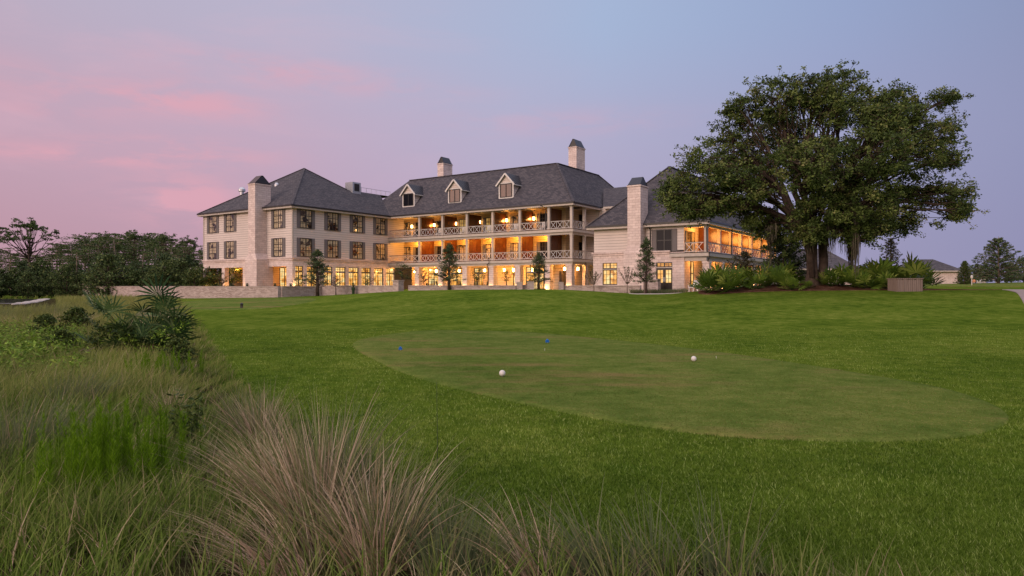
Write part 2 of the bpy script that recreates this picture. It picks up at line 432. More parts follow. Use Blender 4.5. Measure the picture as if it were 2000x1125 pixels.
# ------------------------------------------------------------------ hotel
TH = math.atan2(-.5624, .8268); CT, ST = math.cos(TH), math.sin(TH)   # local a along the front, b away from the lawn
cA, sA = CT, -ST
def AB(a, b): return (cA*a + sA*b, -sA*a + cA*b)
def aOn(px, b): k = (px-1000)/F; return (k*cA - sA)*b/(cA + sA*k)
def bOn(px, a): k = (px-1000)/F; return -a*(cA + sA*k)/(sA - cA*k)
def zOn(py, a, b): return (HY-py)/F*AB(a, b)[1]
O = (-45., 68., -.45)
w = AB(O[0], O[1])
H = empty('hotel', (w[0], w[1], O[2]), TH, label='large three-storey cream hotel with lit verandas, dormers and grey shingle roofs', cat='hotel')
def B(mb, name, mat, parent=None, **k):
    """link a mesh under the hotel (or under one of its parts)"""
    if parent is None: return mb.build(name, mat, H, off=O, **k)
    return mb.build(name, mat, parent, off=O, **k)
def placed(me, name, mat, x, y, z, rz=0, parent=None, scale=None):
    return link(name, me, mat, parent or H, (x-O[0], y-O[1], z-O[2]), rz, scale)
EAVE, D3, D2, G = 9.45, 6.46, 3.06, -.45

def wall_sheet(mb, kind, c, u0, u1, z0, z1, holes=(), depth=.3, flip=1):
    """upright sheet with holes; kind 'f': plane b=c facing -b, 's': plane a=c facing +a"""
    us = sorted({u0, u1, *[h[0] for h in holes], *[h[1] for h in holes]})
    zs = sorted({z0, z1, *[h[2] for h in holes], *[h[3] for h in holes]})
    us = [u for u in us if u0 <= u <= u1]; zs = [z for z in zs if z0 <= z <= z1]
    def pt(u, z, d=0):
        return (u, c+d*flip, z) if kind == 'f' else (c-d*flip, u, z)
    for i in range(len(us)-1):
        for j in range(len(zs)-1):
            um, zm = (us[i]+us[i+1])/2, (zs[j]+zs[j+1])/2
            if any(h[0] < um < h[1] and h[2] < zm < h[3] for h in holes): continue
            mb.quad(pt(us[i], zs[j]), pt(us[i+1], zs[j]), pt(us[i+1], zs[j+1]), pt(us[i], zs[j+1]))
    for h in holes:
        a, b, zz0, zz1 = max(h[0], u0), min(h[1], u1), max(h[2], z0), min(h[3], z1)
        mb.quad(pt(a, zz0), pt(a, zz1), pt(a, zz1, depth), pt(a, zz0, depth))
        mb.quad(pt(b, zz0), pt(b, zz0, depth), pt(b, zz1, depth), pt(b, zz1))
        mb.quad(pt(a, zz1), pt(b, zz1), pt(b, zz1, depth), pt(a, zz1, depth))
        mb.quad(pt(a, zz0), pt(a, zz0, depth), pt(b, zz0, depth), pt(b, zz0))
    return mb

# ---- windows: frame (with muntins) > pane ; local: x across, z up, facing -y
def win_mesh(wd, ht, cols=2, rows=2, sub=1, fr=.09, mun=.035, sash=True):
    f = MB()
    f.box(-wd/2, -wd/2+fr, -.06, .04, 0, ht).box(wd/2-fr, wd/2, -.06, .04, 0, ht)
    f.box(-wd/2+fr, wd/2-fr, -.06, .04, ht-fr, ht).box(-wd/2+fr, wd/2-fr, -.08, .04, 0, fr)
    for i in range(1, cols):
        x = -wd/2+wd*i/cols; f.box(x-fr*.6, x+fr*.6, -.055, .03, fr, ht-fr)
    for j in range(1, rows):
        z = ht*j/rows; f.box(-wd/2+fr, wd/2-fr, -.05, .025, z-fr*.5, z+fr*.5)
    if sub > 1:
        for i in range(cols*sub):
            if i % sub == 0: continue
            x = -wd/2+wd*i/(cols*sub); f.box(x-mun/2, x+mun/2, -.035, .02, fr, ht-fr)
        n = max(2, int(round(ht/.55)))
        for j in range(1, n):
            z = ht*j/n; f.box(-wd/2+fr, wd/2-fr, -.03, .015, z-mun/2, z+mun/2)
    p = MB(); p.quad((-wd/2+.02, -.012, .02), (wd/2-.02, -.012, .02), (wd/2-.02, -.012, ht-.02), (-wd/2+.02, -.012, ht-.02))
    return f, p
_wc = {}
def window(kind, c, u, z, wd, ht, pane='curtain', cols=2, rows=2, sub=2, name='window', proud=.01, parent=None):
    key = (round(wd, 1), round(ht, 1), cols, rows, sub, pane)
    if key not in _wc:
        f, p = win_mesh(wd, ht, cols, rows, sub)
        _wc[key] = (f.mesh('window_frame'), p.mesh('window_pane'))
        _wc[key][0].materials.append(M['bronze']); _wc[key][1].materials.append(M[pane])
    fm, pm = _wc[key]
    rz = 0 if kind == 'f' else math.pi/2
    x, y = (u, c-proud) if kind == 'f' else (c+proud, u)
    o = placed(fm, name, None, x, y, z, rz, parent)
    link('pane', pm, None, o)
    return o
SH = {}
def shutters(kind, c, u, z, wd, ht, sw=.42):
    k = round(ht, 1)
    if k not in SH:
        m = MB().box(-sw/2, sw/2, -.07, 0, 0, ht)
        m.box(-sw/2, -sw/2+.05, -.085, -.07, 0, ht).box(sw/2-.05, sw/2, -.085, -.07, 0, ht)
        SH[k] = m.mesh('shutter'); SH[k].materials.append(M['shutter'])
    for s in (-1, 1):
        uu = u + s*(wd/2+sw/2+.01)
        x, y = (uu, c-.005) if kind == 'f' else (c+.005, uu)
        placed(SH[k], 'shutter', None, x, y, z, 0 if kind == 'f' else math.pi/2)

def hip(mb, pts, thick=.22):
    for p in pts: mb.quad(*p)

# ================= left wing
LF, LS = 52.1, -66.6; LA0 = -84.7
upper = MB(); wall_sheet(upper, 'f', LF, LA0, LS, 3.35, 9.35); wall_sheet(upper, 's', LS, LF, 71.0, 3.35, 9.35)
upper.quad((LA0, LF, 3.35), (LA0, 78, 3.35), (LA0, 78, 9.35), (LA0, LF, 9.35)); upper.quad((LA0, 78, -1.3), (LA0, 78, 9.35), (LS, 78, 9.35), (LS, 78, -1.3))
B(upper, 'siding_wall', M['siding'])
a = lambda px, b=LF: aOn(px, b)
zt = zOn(523.5, a(420), LF); zt3 = zOn(522, a(545), LF)
fh = [(a(401.5), a(434), -2, zt), (a(439.5), a(475), -2, zt), (a(522), a(560.5), -2, zt)]
# side openings (lit windows)
sp = [(576.5, 592), (599, 616), (624, 628.9), (632.5, 648.5), (655, 675), (680.5, 700.5), (705.5, 724), (730, 748.5), (754, 770.5)]
sp = [sp[0], (599, 620)] + sp[3:]
sh = [(bOn(x0, LS), bOn(x1, LS), -.2, zOn(520.5 + (x0-576)*.002, LS, bOn(x0, LS))) for x0, x1 in sp]
zs = 2.35
sh = [(u0, u1, -.25, zs) for u0, u1, _, _ in sh]
low = MB(); wall_sheet(low, 'f', LF-.06, LA0-.06, LS+.06, -1.5, 3.2, fh, .6); wall_sheet(low, 's', LS+.06, LF-.06, 69, -1.5, 3.2, sh, .28)
low.quad((LA0-.06, LF-.06, -1.5), (LA0-.06, 54, -1.5), (LA0-.06, 54, 3.2), (LA0-.06, LF-.06, 3.2))
B(low, 'brick_wall', M['brick'])
band = MB()
for z0, z1, o in ((3.2, 3.35, .14), (3.0, 3.06, .09)):
    band.box(LA0-.06-o, LS+.06+o, LF-.06-o, LF-.0, z0, z1).box(LS, LS+.06+o, LF, 68.2, z0, z1)
B(band, 'string_course', M['brick'])
for u, v in ((LS, LF), (LA0, LF)): B(MB().box(u-.1, u+.06, v-.06, v+.1, 3.36, 9.3), 'corner_board', M['trim'])
# loggia interior
lg = MB(); bk = 56.2; ax = aOn(449, bk)
lg.quad((ax, bk, -1.2), (LS, bk, -1.2), (LS, bk, 3.1), (ax, bk, 3.1))
lg.quad((ax, bk, -1.2), (ax, bk, 3.1), (ax, 62, 3.1), (ax, 62, -1.2))
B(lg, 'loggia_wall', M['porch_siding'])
lf = MB().quad((LA0, LF, -.5), (LS, LF, -.5), (LS, 62, -.5), (LA0, 62, -.5)); B(lf, 'loggia_floor', M['stone'])
lc = MB().quad((LA0, LF+.05, 3.12), (LS, LF+.05, 3.12), (LS, 62, 3.12), (LA0, 62, 3.12)); B(lc, 'loggia_ceiling', M['ceiling'])
window('f', bk, aOn(556, bk), -.45, 1.9, 2.8, 'litroom', 2, 1, 2, name='french_window')
# roof
ov = .55
eF, eS, e0 = LF-ov, LS+ov, LA0-ov
EV = EAVE
apex = (-75.4, 60.9, 15.85)
rf = MB()
T3 = (-71.4, 64.9, 13.1)
rf.quad((e0, eF, EV), (eS, eF, EV), apex)
rf.quad((eS, eF, EV), (eS, 67.7, EV), (-71.4, 71.2, 13.1), T3, apex)
rf.quad(apex, T3, (-79.4, 64.9, 13.1)); rf.quad(T3, (-71.4, 74, 13.1), (-79.4, 74, 13.1), (-79.4, 64.9, 13.1))
rf.quad((e0, 80, EV), (e0, eF, EV), apex, (-79.4, 64.9, 13.1), (-79.4, 74, 13.1))
# main roof
mE, mR, mL = 67.7, -37.7, -72.5
R0, R1, R2, R3 = (-67.3, 72.9, 15.05), (-42.9, 72.9, 15.05), (-42.9, 84, 15.05), (-37.7, 89.2, EV)
rf2 = MB()
rf2.quad((mL, mE, EV), (mR, mE, EV), R1, R0)
rf2.quad((mR, mE, EV), R3, R2, R1)
rf2.quad((mL, 89.2, EV), (mL, mE, EV), R0, (-67.3, 84, 15.05)); rf2.quad(R0, R1, R2, (-67.3, 84, 15.05))
rf2.quad(R3, (mL, 89.2, EV), (-67.3, 84, 15.05), R2)
B(rf, 'wing_roof', M['shingle']); B(rf2, 'main_roof', M['shingle'])
# connector roof between main block and the near wing
cr = MB(); cr.quad((-37.2, 74.1, EV), (-28.9, 74.1, EV), (-26.6, 80, 12.55), (-40.1, 80, 12.55)); cr.quad((-28.9, 74.1, EV), (-28.9, 86, EV), (-26.6, 80, 12.55))
B(cr, 'link_roof', M['shingle'])
cw = MB().box(-40.0, -29.3, 74.7, 86, G-.6, EV-.1); B(cw, 'link_wall', M['siding'])
# near wing roof
nE0, nE1, nF, nB, NZ = -32.9, -20.3, 61.8, 89.3, 5.98
mid = (nE0+nE1)/2; ap = (mid, nF+6.3, 12.35); ap2 = (mid, nB-6.3, 12.35)
rf3 = MB(); rf3.quad((nE0, nF, NZ), (nE1, nF, NZ), ap); rf3.quad((nE1, nF, NZ), (nE1, nB, NZ), ap2, ap)
rf3.quad((nE0, nB, NZ), (nE0, nF, NZ), ap, ap2); rf3.quad((nE1, nB, NZ), (nE0, nB, NZ), ap2)
B(rf3, 'near_wing_roof', M['shingle'])
# hips, gutters, soffits
hp = MB()
for p, q in (((eS, eF, EV), apex), ((e0, eF, EV), apex), (apex, T3), ((mR, mE, EV), R1), (R0, R1), (R1, R2), (R2, R3), ((nE0, nF, NZ), ap), ((nE1, nF, NZ), ap), (ap, ap2)):
    hp.bar(Vector(p)+Vector((0,0,.03)), Vector(q)+Vector((0,0,.03)), .28, .07)
B(hp, 'ridge_cap', M['shingle'])
gt = MB(); z0, z1 = EV-.14, EV+.03
gt.box(e0-.08, eS+.08, eF-.1, eF, z0, z1).box(eS, eS+.1, eF, 67.6, z0, z1)
gt.box(-66, mR+.08, mE-.1, mE, z0, z1).box(mR, mR+.1, mE, 74.0, z0, z1)
gt.box(nE0-.08, nE1+.08, nF-.1, nF, NZ-.14, NZ+.03).box(nE1, nE1+.1, nF, nB, NZ-.14, NZ+.03)
B(gt, 'gutter', M['bronze'])
sf = MB(); z0, z1 = EV-.34, EV-.145
sf.box(e0, eS, eF-.02, LF+.02, z0, z1).box(LS-.02, eS+.02, LF+.02, 67.7, z0, z1)
sf.box(-66.0, mR, mE-.02, mE+.42, z0, z1).box(mR-.42, mR+.02, mE+.4, 76, z0, z1)
sf.box(nE0, nE1, nF-.02, 62.42, NZ-.34, NZ-.145).box(nE1-.6, nE1+.02, 62.42, nB, NZ-.34, NZ-.145)
sf.box(-37.2, -28.9, 74.08, 74.7, EV-.25, EV-.02)
B(sf, 'fascia', M['trim'])
# left wing windows
for px in (416.3, 450, 544): 
    u = aOn(px, LF)
    for z, h in ((6.85, 2.25), (3.45, 2.25)):
        window('f', LF, u, z, 1.7, h, rows=3); shutters('f', LF, u, z, 1.7, h)
for px in (597.2, 649.5, 697.8, 742.7):
    u = bOn(px, LS)
    for z, h in ((6.85, 2.25), (3.45, 2.25)):
        window('s', LS, u, z, 1.75, h, rows=3); shutters('s', LS, u, z, 1.75, h)
for u0, u1, z0, z1 in sh:
    wd = u1-u0; o = window('s', LS-.16, (u0+u1)/2, z0, wd, 1.95, 'litroom', 2, 1, 2, name='lit_window')
    window('s', LS-.16, (u0+u1)/2, z0+1.97, wd, z1-z0-1.97, 'litroom', 2, 1, 2, name='transom')

def chimney(a0, a1, b0, b1, ztop, zbase, cap, sh=None, capm='copper', name='chimney', along='a'):
    m = MB().box(a0, a1, b0, b1, zbase, ztop)
    m.box(a0-.07, a1+.07, b0-.07, b1+.07, ztop-.12, ztop)
    if sh:
        g, zsd = sh
        m.box(a0-g, a1+g, b0-.12, b1, zbase, zsd)
        # sloped shoulders
        t = zsd+.75
        A, Bq, C, D = (a0-g, b0-.12), (a1+g, b0-.12), (a1+g, b1), (a0-g, b1)
        a_, b_, c_, d_ = (a0, b0), (a1, b0), (a1, b1), (a0, b1)
        for p, q, r, s in ((A, Bq, b_, a_), (Bq, C, c_, b_), (C, D, d_, c_), (D, A, a_, d_)):
            m.quad((*p, zsd), (*q, zsd), (*r, t), (*s, t))
    o = B(m, name, M['brick'])
    am, bm_ = (a0+a1)/2, (b0+b1)/2; i = .16
    c = MB()
    # little ridge roof with open dark gable ends
    x0, x1, y0, y1 = a0+.02, a1-.02, b0+.02, b1-.02
    c.box(x0-.05, x1+.05, y0-.05, y1+.05, ztop, ztop+.06)
    za, zb_ = ztop+.08, ztop+cap
    tw = .10
    if along == 'a':
        ym = (y0+y1)/2; j = .10
        c.quad((x0, y0, za), (x1, y0, za), (x1-j, ym-tw, zb_), (x0+j, ym-tw, zb_)); c.quad((x0, y1, za), (x1, y1, za), (x1-j, ym+tw, zb_), (x0+j, ym+tw, zb_)); c.quad((x0+j, ym-tw, zb_), (x1-j, ym-tw, zb_), (x1-j, ym+tw, zb_), (x0+j, ym+tw, zb_))
    else:
        c.quad((x0, y0, za), (x0, y1, za), (am-tw, y1-i, zb_), (am-tw, y0+i, zb_)); c.quad((x1, y0, za), (x1, y1, za), (am+tw, y1-i, zb_), (am+tw, y0+i, zb_))
        c.quad((am-tw, y0+i, zb_), (am+tw, y0+i, zb_), (am+tw, y1-i, zb_), (am-tw, y1-i, zb_))
    k = B(c, 'chimney_cap', M[capm], o); 
    if along == 'a':
        for xx, q in ((x0+.03, 1), (x1-.03, -1)): B(MB().quad((xx, y0+.03, za), (xx, y1-.03, za), (xx+q*j, ym+tw, zb_-.05), (xx+q*j, ym-tw, zb_-.05)), 'flue_opening', M['bronze'], o)
        return o
    B(MB().quad((x0+.02, y0+.1, za), (x1-.02, y0+.1, za), (am+tw, y0+i+.05, zb_-.05), (am-tw, y0+i+.05, zb_-.05)), 'flue_opening', M['bronze'], o); k2 = MB().quad((x0+.02, y1-.1, za), (x1-.02, y1-.1, za), (am+tw, y1-i, zb_-.05), (am-tw, y1-i, zb_-.05))
    B(k2, 'flue_opening', M['bronze'], o)
    return o
cbf = 50.5; a0 = aOn(484.8, cbf); a1 = aOn(498.2, cbf)
zc = zOn(357.5, a1, cbf)
chimney(a0, a1, cbf, LF+.6, zc, -1.3, 1.05, (.45, zOn(505, a1, cbf)-.1))
# right chimney on near wing
cbn = 61.15; a0 = aOn(1225.5, cbn); a1 = aOn(1251, cbn)
chimney(a0, a1, cbn, 62.9, zOn(360.5, a1, cbn), G-.7, .85, (.35, 3.1), 'blackmetal')
# main chimneys
bq = 75.2; a0, a1 = aOn(854.5, bq), aOn(866, bq); chimney(a0, a1, bq, bq+2.0, zOn(318, a1, bq), 13, .95, None, 'blackmetal', along='b')
bq = 78.2; a0, a1 = aOn(1110.3, bq), aOn(1126, bq); chimney(a0, a1, bq, bq+2.3, zOn(285.5, a1, bq), 12, 1.05, None, 'blackmetal', along='b')
# roof vents
def roofvent(px, py0, py1, b, w_):
    u = aOn(px, b); z0 = zOn(py1, u, b); z1 = zOn(py0, u, b); h = z1-z0
    m = MB().lathe([(w_*.3, 0), (w_*.3, h*.55), (w_*.5, h*.6), (w_*.5, h*.8), (w_*.3, h)], 12, (u, b, z0)); B(m, 'roof_vent', M['steel'])
roofvent(472.5, 366, 386, 57.5, .95); roofvent(540.5, 357, 376, 57, .6)
u = aOn(689, 66); m = MB().box(u-.75, u+.75, 65.3, 66.8, 12.2, zOn(357, u, 66)); B(m, 'exhaust_housing', M['steel'])
m = MB().box(u+.76, u+.78, 65.6, 66.5, 13.0, zOn(360, u, 66)); B(m, 'louvre', M['bronze'])
rl = MB()
for k in range(9): rl.box(-71.45, -71.41, 65.6+k*.95, 65.64+k*.95, 13.1, 13.75)
rl.box(-71.45, -71.41, 65.6, 73.3, 13.72, 13.76); B(rl, 'roof_railing', M['steel'])

# ================= dormers
def dormer(pxm, pyb, pyt, wpx):
    b0 = 68.9; u = aOn(pxm, b0); Y = AB(u, b0)[1]
    zb_ = zOn(pyb, u, b0); ztp = zOn(pyt, u, b0); W = 2.05; ze = ztp-1.12
    m = MB(); h = W/2
    m.quad((u-h, b0, zb_), (u+h, b0, zb_), (u+h, b0, ze), (u, b0, ztp-.1), (u-h, b0, ze))
    for s in (-1, 1): m.quad((u+s*h, b0, zb_), (u+s*h, b0+4, zb_), (u+s*h, b0+4, ze), (u+s*h, b0, ze))
    o = B(m, 'dormer', M['siding'])
    r = MB(); o_ = .32; f = .28; L = 5.5
    th = .07
    for s in (-1, 1):
        p = [(u, b0-f, ztp), (u, b0+L, ztp), (u+s*(h+o_), b0+L, ze-.33), (u+s*(h+o_), b0-f, ze-.33)]
        r.quad(*p); r.quad(*[(x, y, z-th) for x, y, z in p])
        for k in range(1, 11):   # standing seams
            y = b0-f+k*.42; r.bar((u, y, ztp+.02), (u+s*(h+o_), y, ze-.31), .03, .05)
    B(r, 'dormer_roof', M['blackmetal'], o)
    t = MB()
    for s in (-1, 1):
        t.bar((u, b0-f-.02, ztp-.09), (u+s*(h+o_+.02), b0-f-.02, ze-.42), .06, .2)
        t.box(u+s*h-.08, u+s*h+.08, b0-.05, b0+.05, zb_, ze)
        t.box(u+s*(h+o_)-.05, u+s*(h+o_)+.05, b0-f, b0+3.2, ze-.47, ze-.36)
    t.box(u-h, u+h, b0-.08, b0+.02, zb_-.12, zb_+.08).box(u-h, u+h, b0-.06, b0+.02, ze-.16, ze-.02)
    B(t, 'bargeboard', M['rail'], o)
    hh = ze-.16-zb_-.1
    window('f', b0-.02, u, zb_+.08, 1.75, hh, 'brownglass' if pxm > 850 else 'darkglass', 2, 1, 1, 'dormer_window')
dormer(798.2, 403.5, 359.5, 36); dormer(888.5, 396.5, 350, 38); dormer(988.8, 386.8, 338, 42)

# ================= main block walls, decks, posts
WB, WA = 71.0, -40.6
pp = [820, 865, 912.7, 963, 1016, 1072.6, 1113.4]
PB = 68.2; pa = [aOn(p, PB) for p in pp]; pa[-1] = -38.2
sb = [bOn(1141, -38.2), bOn(1168, -38.2)]
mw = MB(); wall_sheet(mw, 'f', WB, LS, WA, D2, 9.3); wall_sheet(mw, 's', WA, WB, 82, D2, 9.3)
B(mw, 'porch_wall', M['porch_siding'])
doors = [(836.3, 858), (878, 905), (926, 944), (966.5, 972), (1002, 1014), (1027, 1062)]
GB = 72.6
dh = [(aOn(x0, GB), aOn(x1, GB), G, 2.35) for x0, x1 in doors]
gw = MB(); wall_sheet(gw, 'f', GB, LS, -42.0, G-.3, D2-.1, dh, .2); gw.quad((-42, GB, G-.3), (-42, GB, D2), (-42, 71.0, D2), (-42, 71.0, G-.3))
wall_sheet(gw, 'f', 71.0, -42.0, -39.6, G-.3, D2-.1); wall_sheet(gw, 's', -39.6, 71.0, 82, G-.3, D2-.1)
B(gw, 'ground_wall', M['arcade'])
for u0, u1, z0, z1 in dh:
    wd = u1-u0; c_ = 2 if wd > 1 else 1
    window('f', GB+.12, (u0+u1)/2, G, wd, 2.1, 'litroom', c_, 1, 2, name='french_door'); window('f', GB+.12, (u0+u1)/2, G+2.12, wd, z1-z0-2.12, 'litroom', c_, 1, 2, name='transom')
dk = MB()
for z in (D2, D3):
    dk.box(LS-.0, -37.9, 67.9, WB, z-.12, z).box(WA, -37.9, WB, 82, z-.12, z)
B(dk, 'deck', M['deckfloor'])
fa = MB()
for z in (D2, D3):
    fa.box(LS-.0, -37.86, 67.82, 67.9, z-.34, z-.03).box(-37.9, -37.82, 67.9, 82, z-.34, z-.03)
    fa.box(LS, -38.0, 68.05, 68.4, z-.62, z-.12).box(-38.4, -38.04, 68.4, 82, z-.62, z-.12)
B(fa, 'deck_beam', M['trim'])
ed = MB()
for z in (D2, D3): ed.box(LS, -37.84, 67.80, 67.84, z-.03, z+.03).box(-37.86, -37.80, 67.84, 82, z-.03, z+.03)
B(ed, 'deck_edge', M['railcap'])
cl = MB()
for z in (D2-.125, D3-.125, 9.25):
    cl.quad((LS, 68.1, z), (-38.1, 68.1, z), (-38.1, WB+1.6, z), (LS, WB+1.6, z)); cl.quad((WA, WB, z), (-38.1, WB, z), (-38.1, 82, z), (WA, 82, z))
B(cl, 'porch_ceiling', M['ceiling'])
pm = {}
def post(x, y, z0, z1, wd=.3, name='post', mat='trim'):
    k = (round(wd, 2), round(z1-z0, 2), mat)
    if k not in pm:
        h = z1-z0; q = wd/2
        m = MB().box(-q, q, -q, q, 0, h)
        if mat == 'trim': m.box(-q-.03, q+.03, -q-.03, q+.03, 0, .18).box(-q-.03, q+.03, -q-.03, q+.03, h-.14, h)
        else: m.box(-q-.05, q+.05, -q-.05, q+.05, h-.22, h).box(-q-.04, q+.04, -q-.04, q+.04, 0, .15)
        pm[k] = m.mesh(name); pm[k].materials.append(M[mat])
    return placed(pm[k], name, None, x, y, z0)
for z0, z1 in ((D2+.01, D3-.62), (D3+.01, 9.1)):
    for x in pa: post(x, PB, z0, z1)
    for y in sb: post(-38.2, y, z0, z1)
ga = [aOn(p, 68.45) for p in (817.8, 863.6, 910.9, 962.5, 1014, 1072)] + [-38.5]
for x in ga: post(x, 68.45, G-.3, D2-.62, .72, 'pier', 'brick')
post(-38.5, bOn(1143, -38.5), G-.3, D2-.62, .5, 'pier', 'brick')

# railings: one mesh per bay
def railing(kind, c, u0, u1, z, npan, h=1.0):
    m = MB()
    def bx(x0, x1, z0, z1, d=.02):
        if kind == 'f': m.box(x0, x1, c-d, c+d, z0, z1)
        else: m.box(c-d, c+d, x0, x1, z0, z1)
    def br(x0, z0, x1, z1, w_=.045):
        if kind == 'f': m.bar((x0, c, z0), (x1, c, z1), .03, w_)
        else: m.bar((c, x0, z0), (c, x1, z1), .03, w_)
    zb_, ztp = z+.14, z+h-.06
    bx(u0, u1, zb_-.025, zb_+.025, .022); bx(u0, u1, ztp-.025, ztp+.025, .022)
    L = (u1-u0)/npan
    for i in range(npan):
        x0, x1 = u0+i*L, u0+(i+1)*L; g = .10
        bx(x0-.02 if i else x0, x0+.02, zb_, ztp, .018)
        br(x0+g, zb_, x1-g, ztp); br(x0+g, ztp, x1-g, zb_)
        bx((x0+x1)/2-.02, (x0+x1)/2+.02, z+.03, zb_, .018)
    o = B(m, 'railing', M['rail'])
    cp = MB()
    if kind == 'f': cp.box(u0, u1, c-.045, c+.045, z+h-.03, z+h+.02)
    else: cp.box(c-.045, c+.045, u0, u1, z+h-.03, z+h+.02)
    B(cp, 'cap_rail', M['railcap'], o)
for z in (D2, D3):
    xs_ = [LS+.05] + pa
    for i in range(len(xs_)-1): railing('f', 68.12, xs_[i]+(.15 if i else 0), xs_[i+1]-.15, z, 4 if i < 6 else 3)
    ys_ = [68.2] + sb
    for i in range(2): railing('s', -38.12, ys_[i]+.15, ys_[i+1]-.15, z, 3)
    railing('s', -38.12, sb[1]+.15, sb[1]+3, z, 3)
# privacy screens between rooms
sc_m = MB().box(-.04, .04, 0, 2.3, 0, 1)
def screen(x, y0, y1, z0, z1, kind='f'):
    m = MB()
    if kind == 'f':
        m.box(x-.04, x+.04, y0, y1, z0, z1)
        n = 3; w_ = (y1-y0)/n
        for i in range(n+1): m.box(x-.06, x+.06, y0+i*w_-.04, y0+i*w_+.04, z0, z1)
        m.box(x-.06, x+.06, y0, y1, z1-.12, z1).box(x-.06, x+.06, y0, y1, z0+1.05, z0+1.15)
    else:
        m.box(y0, y1, x-.04, x+.04, z0, z1)
        for k in range(14): zz = z0+.1+k*(z1-z0-.2)/14; m.box(y0+.06, y1-.06, x-.055, x+.055, zz, zz+.07)
        m.box(y0, y0+.08, x-.065, x+.065, z0, z1).box(y1-.08, y1, x-.065, x+.065, z0, z1)
    B(m, 'privacy_screen', M['mahogany'])
for z0, z1 in ((D2+.02, D3-.2), (D3+.02, 9.2)):
    for x in pa[:6]: screen(x, 68.4, WB-.02, z0, z1-.18)
# veranda doors
for z in (D2, D3):
    for px in (811, 853, 896.5, 948, 1001, 1053.5):
        u = aOn(px, WB)+.85
        window('f', WB, u, z+.03, 1.5, 2.25, 'dimroom' if (z == D3 and px in (896.5, 948)) else 'darkglass' if px in (811, 853, 1053.5) else 'curtain', 2, 1, 2, 'veranda_door'); shutters('f', WB, u, z+.03, 1.5, 2.25, .4)
    u0 = aOn(785, WB); window('f', WB, u0+.85, z+.55, 1.5, 1.8, 'curtain', 2, 2, 1)
    for px in (1131, 1152):
        window('s', WA, bOn(px, WA)+.6, z+.03, 1.3, 2.25, 'litroom' if (z == D3 and px == 1152) else 'darkglass', 2, 1, 2, 'veranda_door')
# ================= near wing
NF, NS, NL = 62.4, -22.9, -32.35
nu = MB(); wall_sheet(nu, 'f', NF, NL, NS, 3.35, 5.9); wall_sheet(nu, 's', NS, NF, 88.8, 3.1, 5.9); wall_sheet(nu, 's', NL, NF, 88.8, 3.35, 5.9)
B(nu, 'siding_wall', M['siding'])
dz1 = zOn(512.5, aOn(1297, NF), NF)
dd = (aOn(1281.8, NF), aOn(1313.6, NF), G-.1, dz1)
ww = (aOn(1177.3, NF), aOn(1206, NF), zOn(556.5, aOn(1190, NF), NF), zOn(513.6, aOn(1190, NF), NF))
nl = MB(); wall_sheet(nl, 'f', NF-.06, NL-.06, NS+.06, G-.9, 3.2, [dd, ww], .2)
wall_sheet(nl, 's', NS+.06, NF-.06, 88.8, G-.9, 2.9, [], .2); nl.quad((NL-.06, NF-.06, G-.9), (NL-.06, 75, G-.9), (NL-.06, 75, 3.2), (NL-.06, NF-.06, 3.2))
B(nl, 'brick_wall', M['brick'])
nb = MB()
for z0, z1, o in ((3.2, 3.35, .14), (3.0, 3.06, .09)): nb.box(NL-.06-o, -24.2, NF-.06-o, NF, z0, z1)
B(nb, 'string_course', M['brick'])
u0, u1 = aOn(1282.3, NF), aOn(1313.4, NF); zb_ = zOn(491.5, u0, NF); zt_ = zOn(448.5, u0, NF)
window('f', NF, (u0+u1)/2, zb_, u1-u0, zt_-zb_, 'darkglass', 2, 2, 1, 'window'); shutters('f', NF, (u0+u1)/2, zb_, u1-u0, zt_-zb_, .45)
# ground window and double door
wm = (ww[0]+ww[1])/2; h1 = (ww[3]-ww[2])*.70
window('f', NF+.06, wm, ww[2], ww[1]-ww[0], h1, 'litroom', 2, 1, 2, 'lit_window'); window('f', NF+.06, wm, ww[2]+h1+.06, ww[1]-ww[0], ww[3]-ww[2]-h1-.06, 'litroom', 2, 1, 2, 'transom')
m = MB().box(ww[0], ww[1], NF-.1, NF+.05, ww[2]+h1, ww[2]+h1+.06); B(m, 'lintel', M['trim'])
dm = (dd[0]+dd[1])/2; dhh = zOn(523.5, dm, NF)-dd[2]
for s in (-1, 1):
    w_ = (dd[1]-dd[0])/2
    x = dm+s*w_/2
    o = window('f', NF+.06, x, dd[2]+.75, w_-.1, dhh-.85, 'litroom', 1, 1, 2, 'door_light')
    d = MB().box(x-w_/2+.01, x+w_/2-.01, NF+.02, NF+.1, dd[2], dd[2]+.75).box(x-w_/2+.01, x-w_/2+.12, NF-.0, NF+.1, dd[2]+.75, dd[2]+dhh).box(x+w_/2-.12, x+w_/2-.01, NF, NF+.1, dd[2]+.75, dd[2]+dhh).box(x-w_/2+.12, x+w_/2-.12, NF, NF+.1, dd[2]+dhh-.1, dd[2]+dhh)
    dr = B(d, 'door', M['door']); B(MB().box(x-s*(w_/2-.08)-.02, x-s*(w_/2-.08)+.02, NF-.09, NF-.01, dd[2]+.9, dd[2]+1.35), 'handle', M['steel'], dr)
window('f', NF+.06, dm, dd[2]+dhh+.08, dd[1]-dd[0]-.04, dd[3]-dd[2]-dhh-.08, 'litroom', 2, 1, 2, 'transom')
B(MB().box(dd[0], dd[1], NF-.08, NF+.05, dd[2]+dhh, dd[2]+dhh+.08), 'lintel', M['trim'])
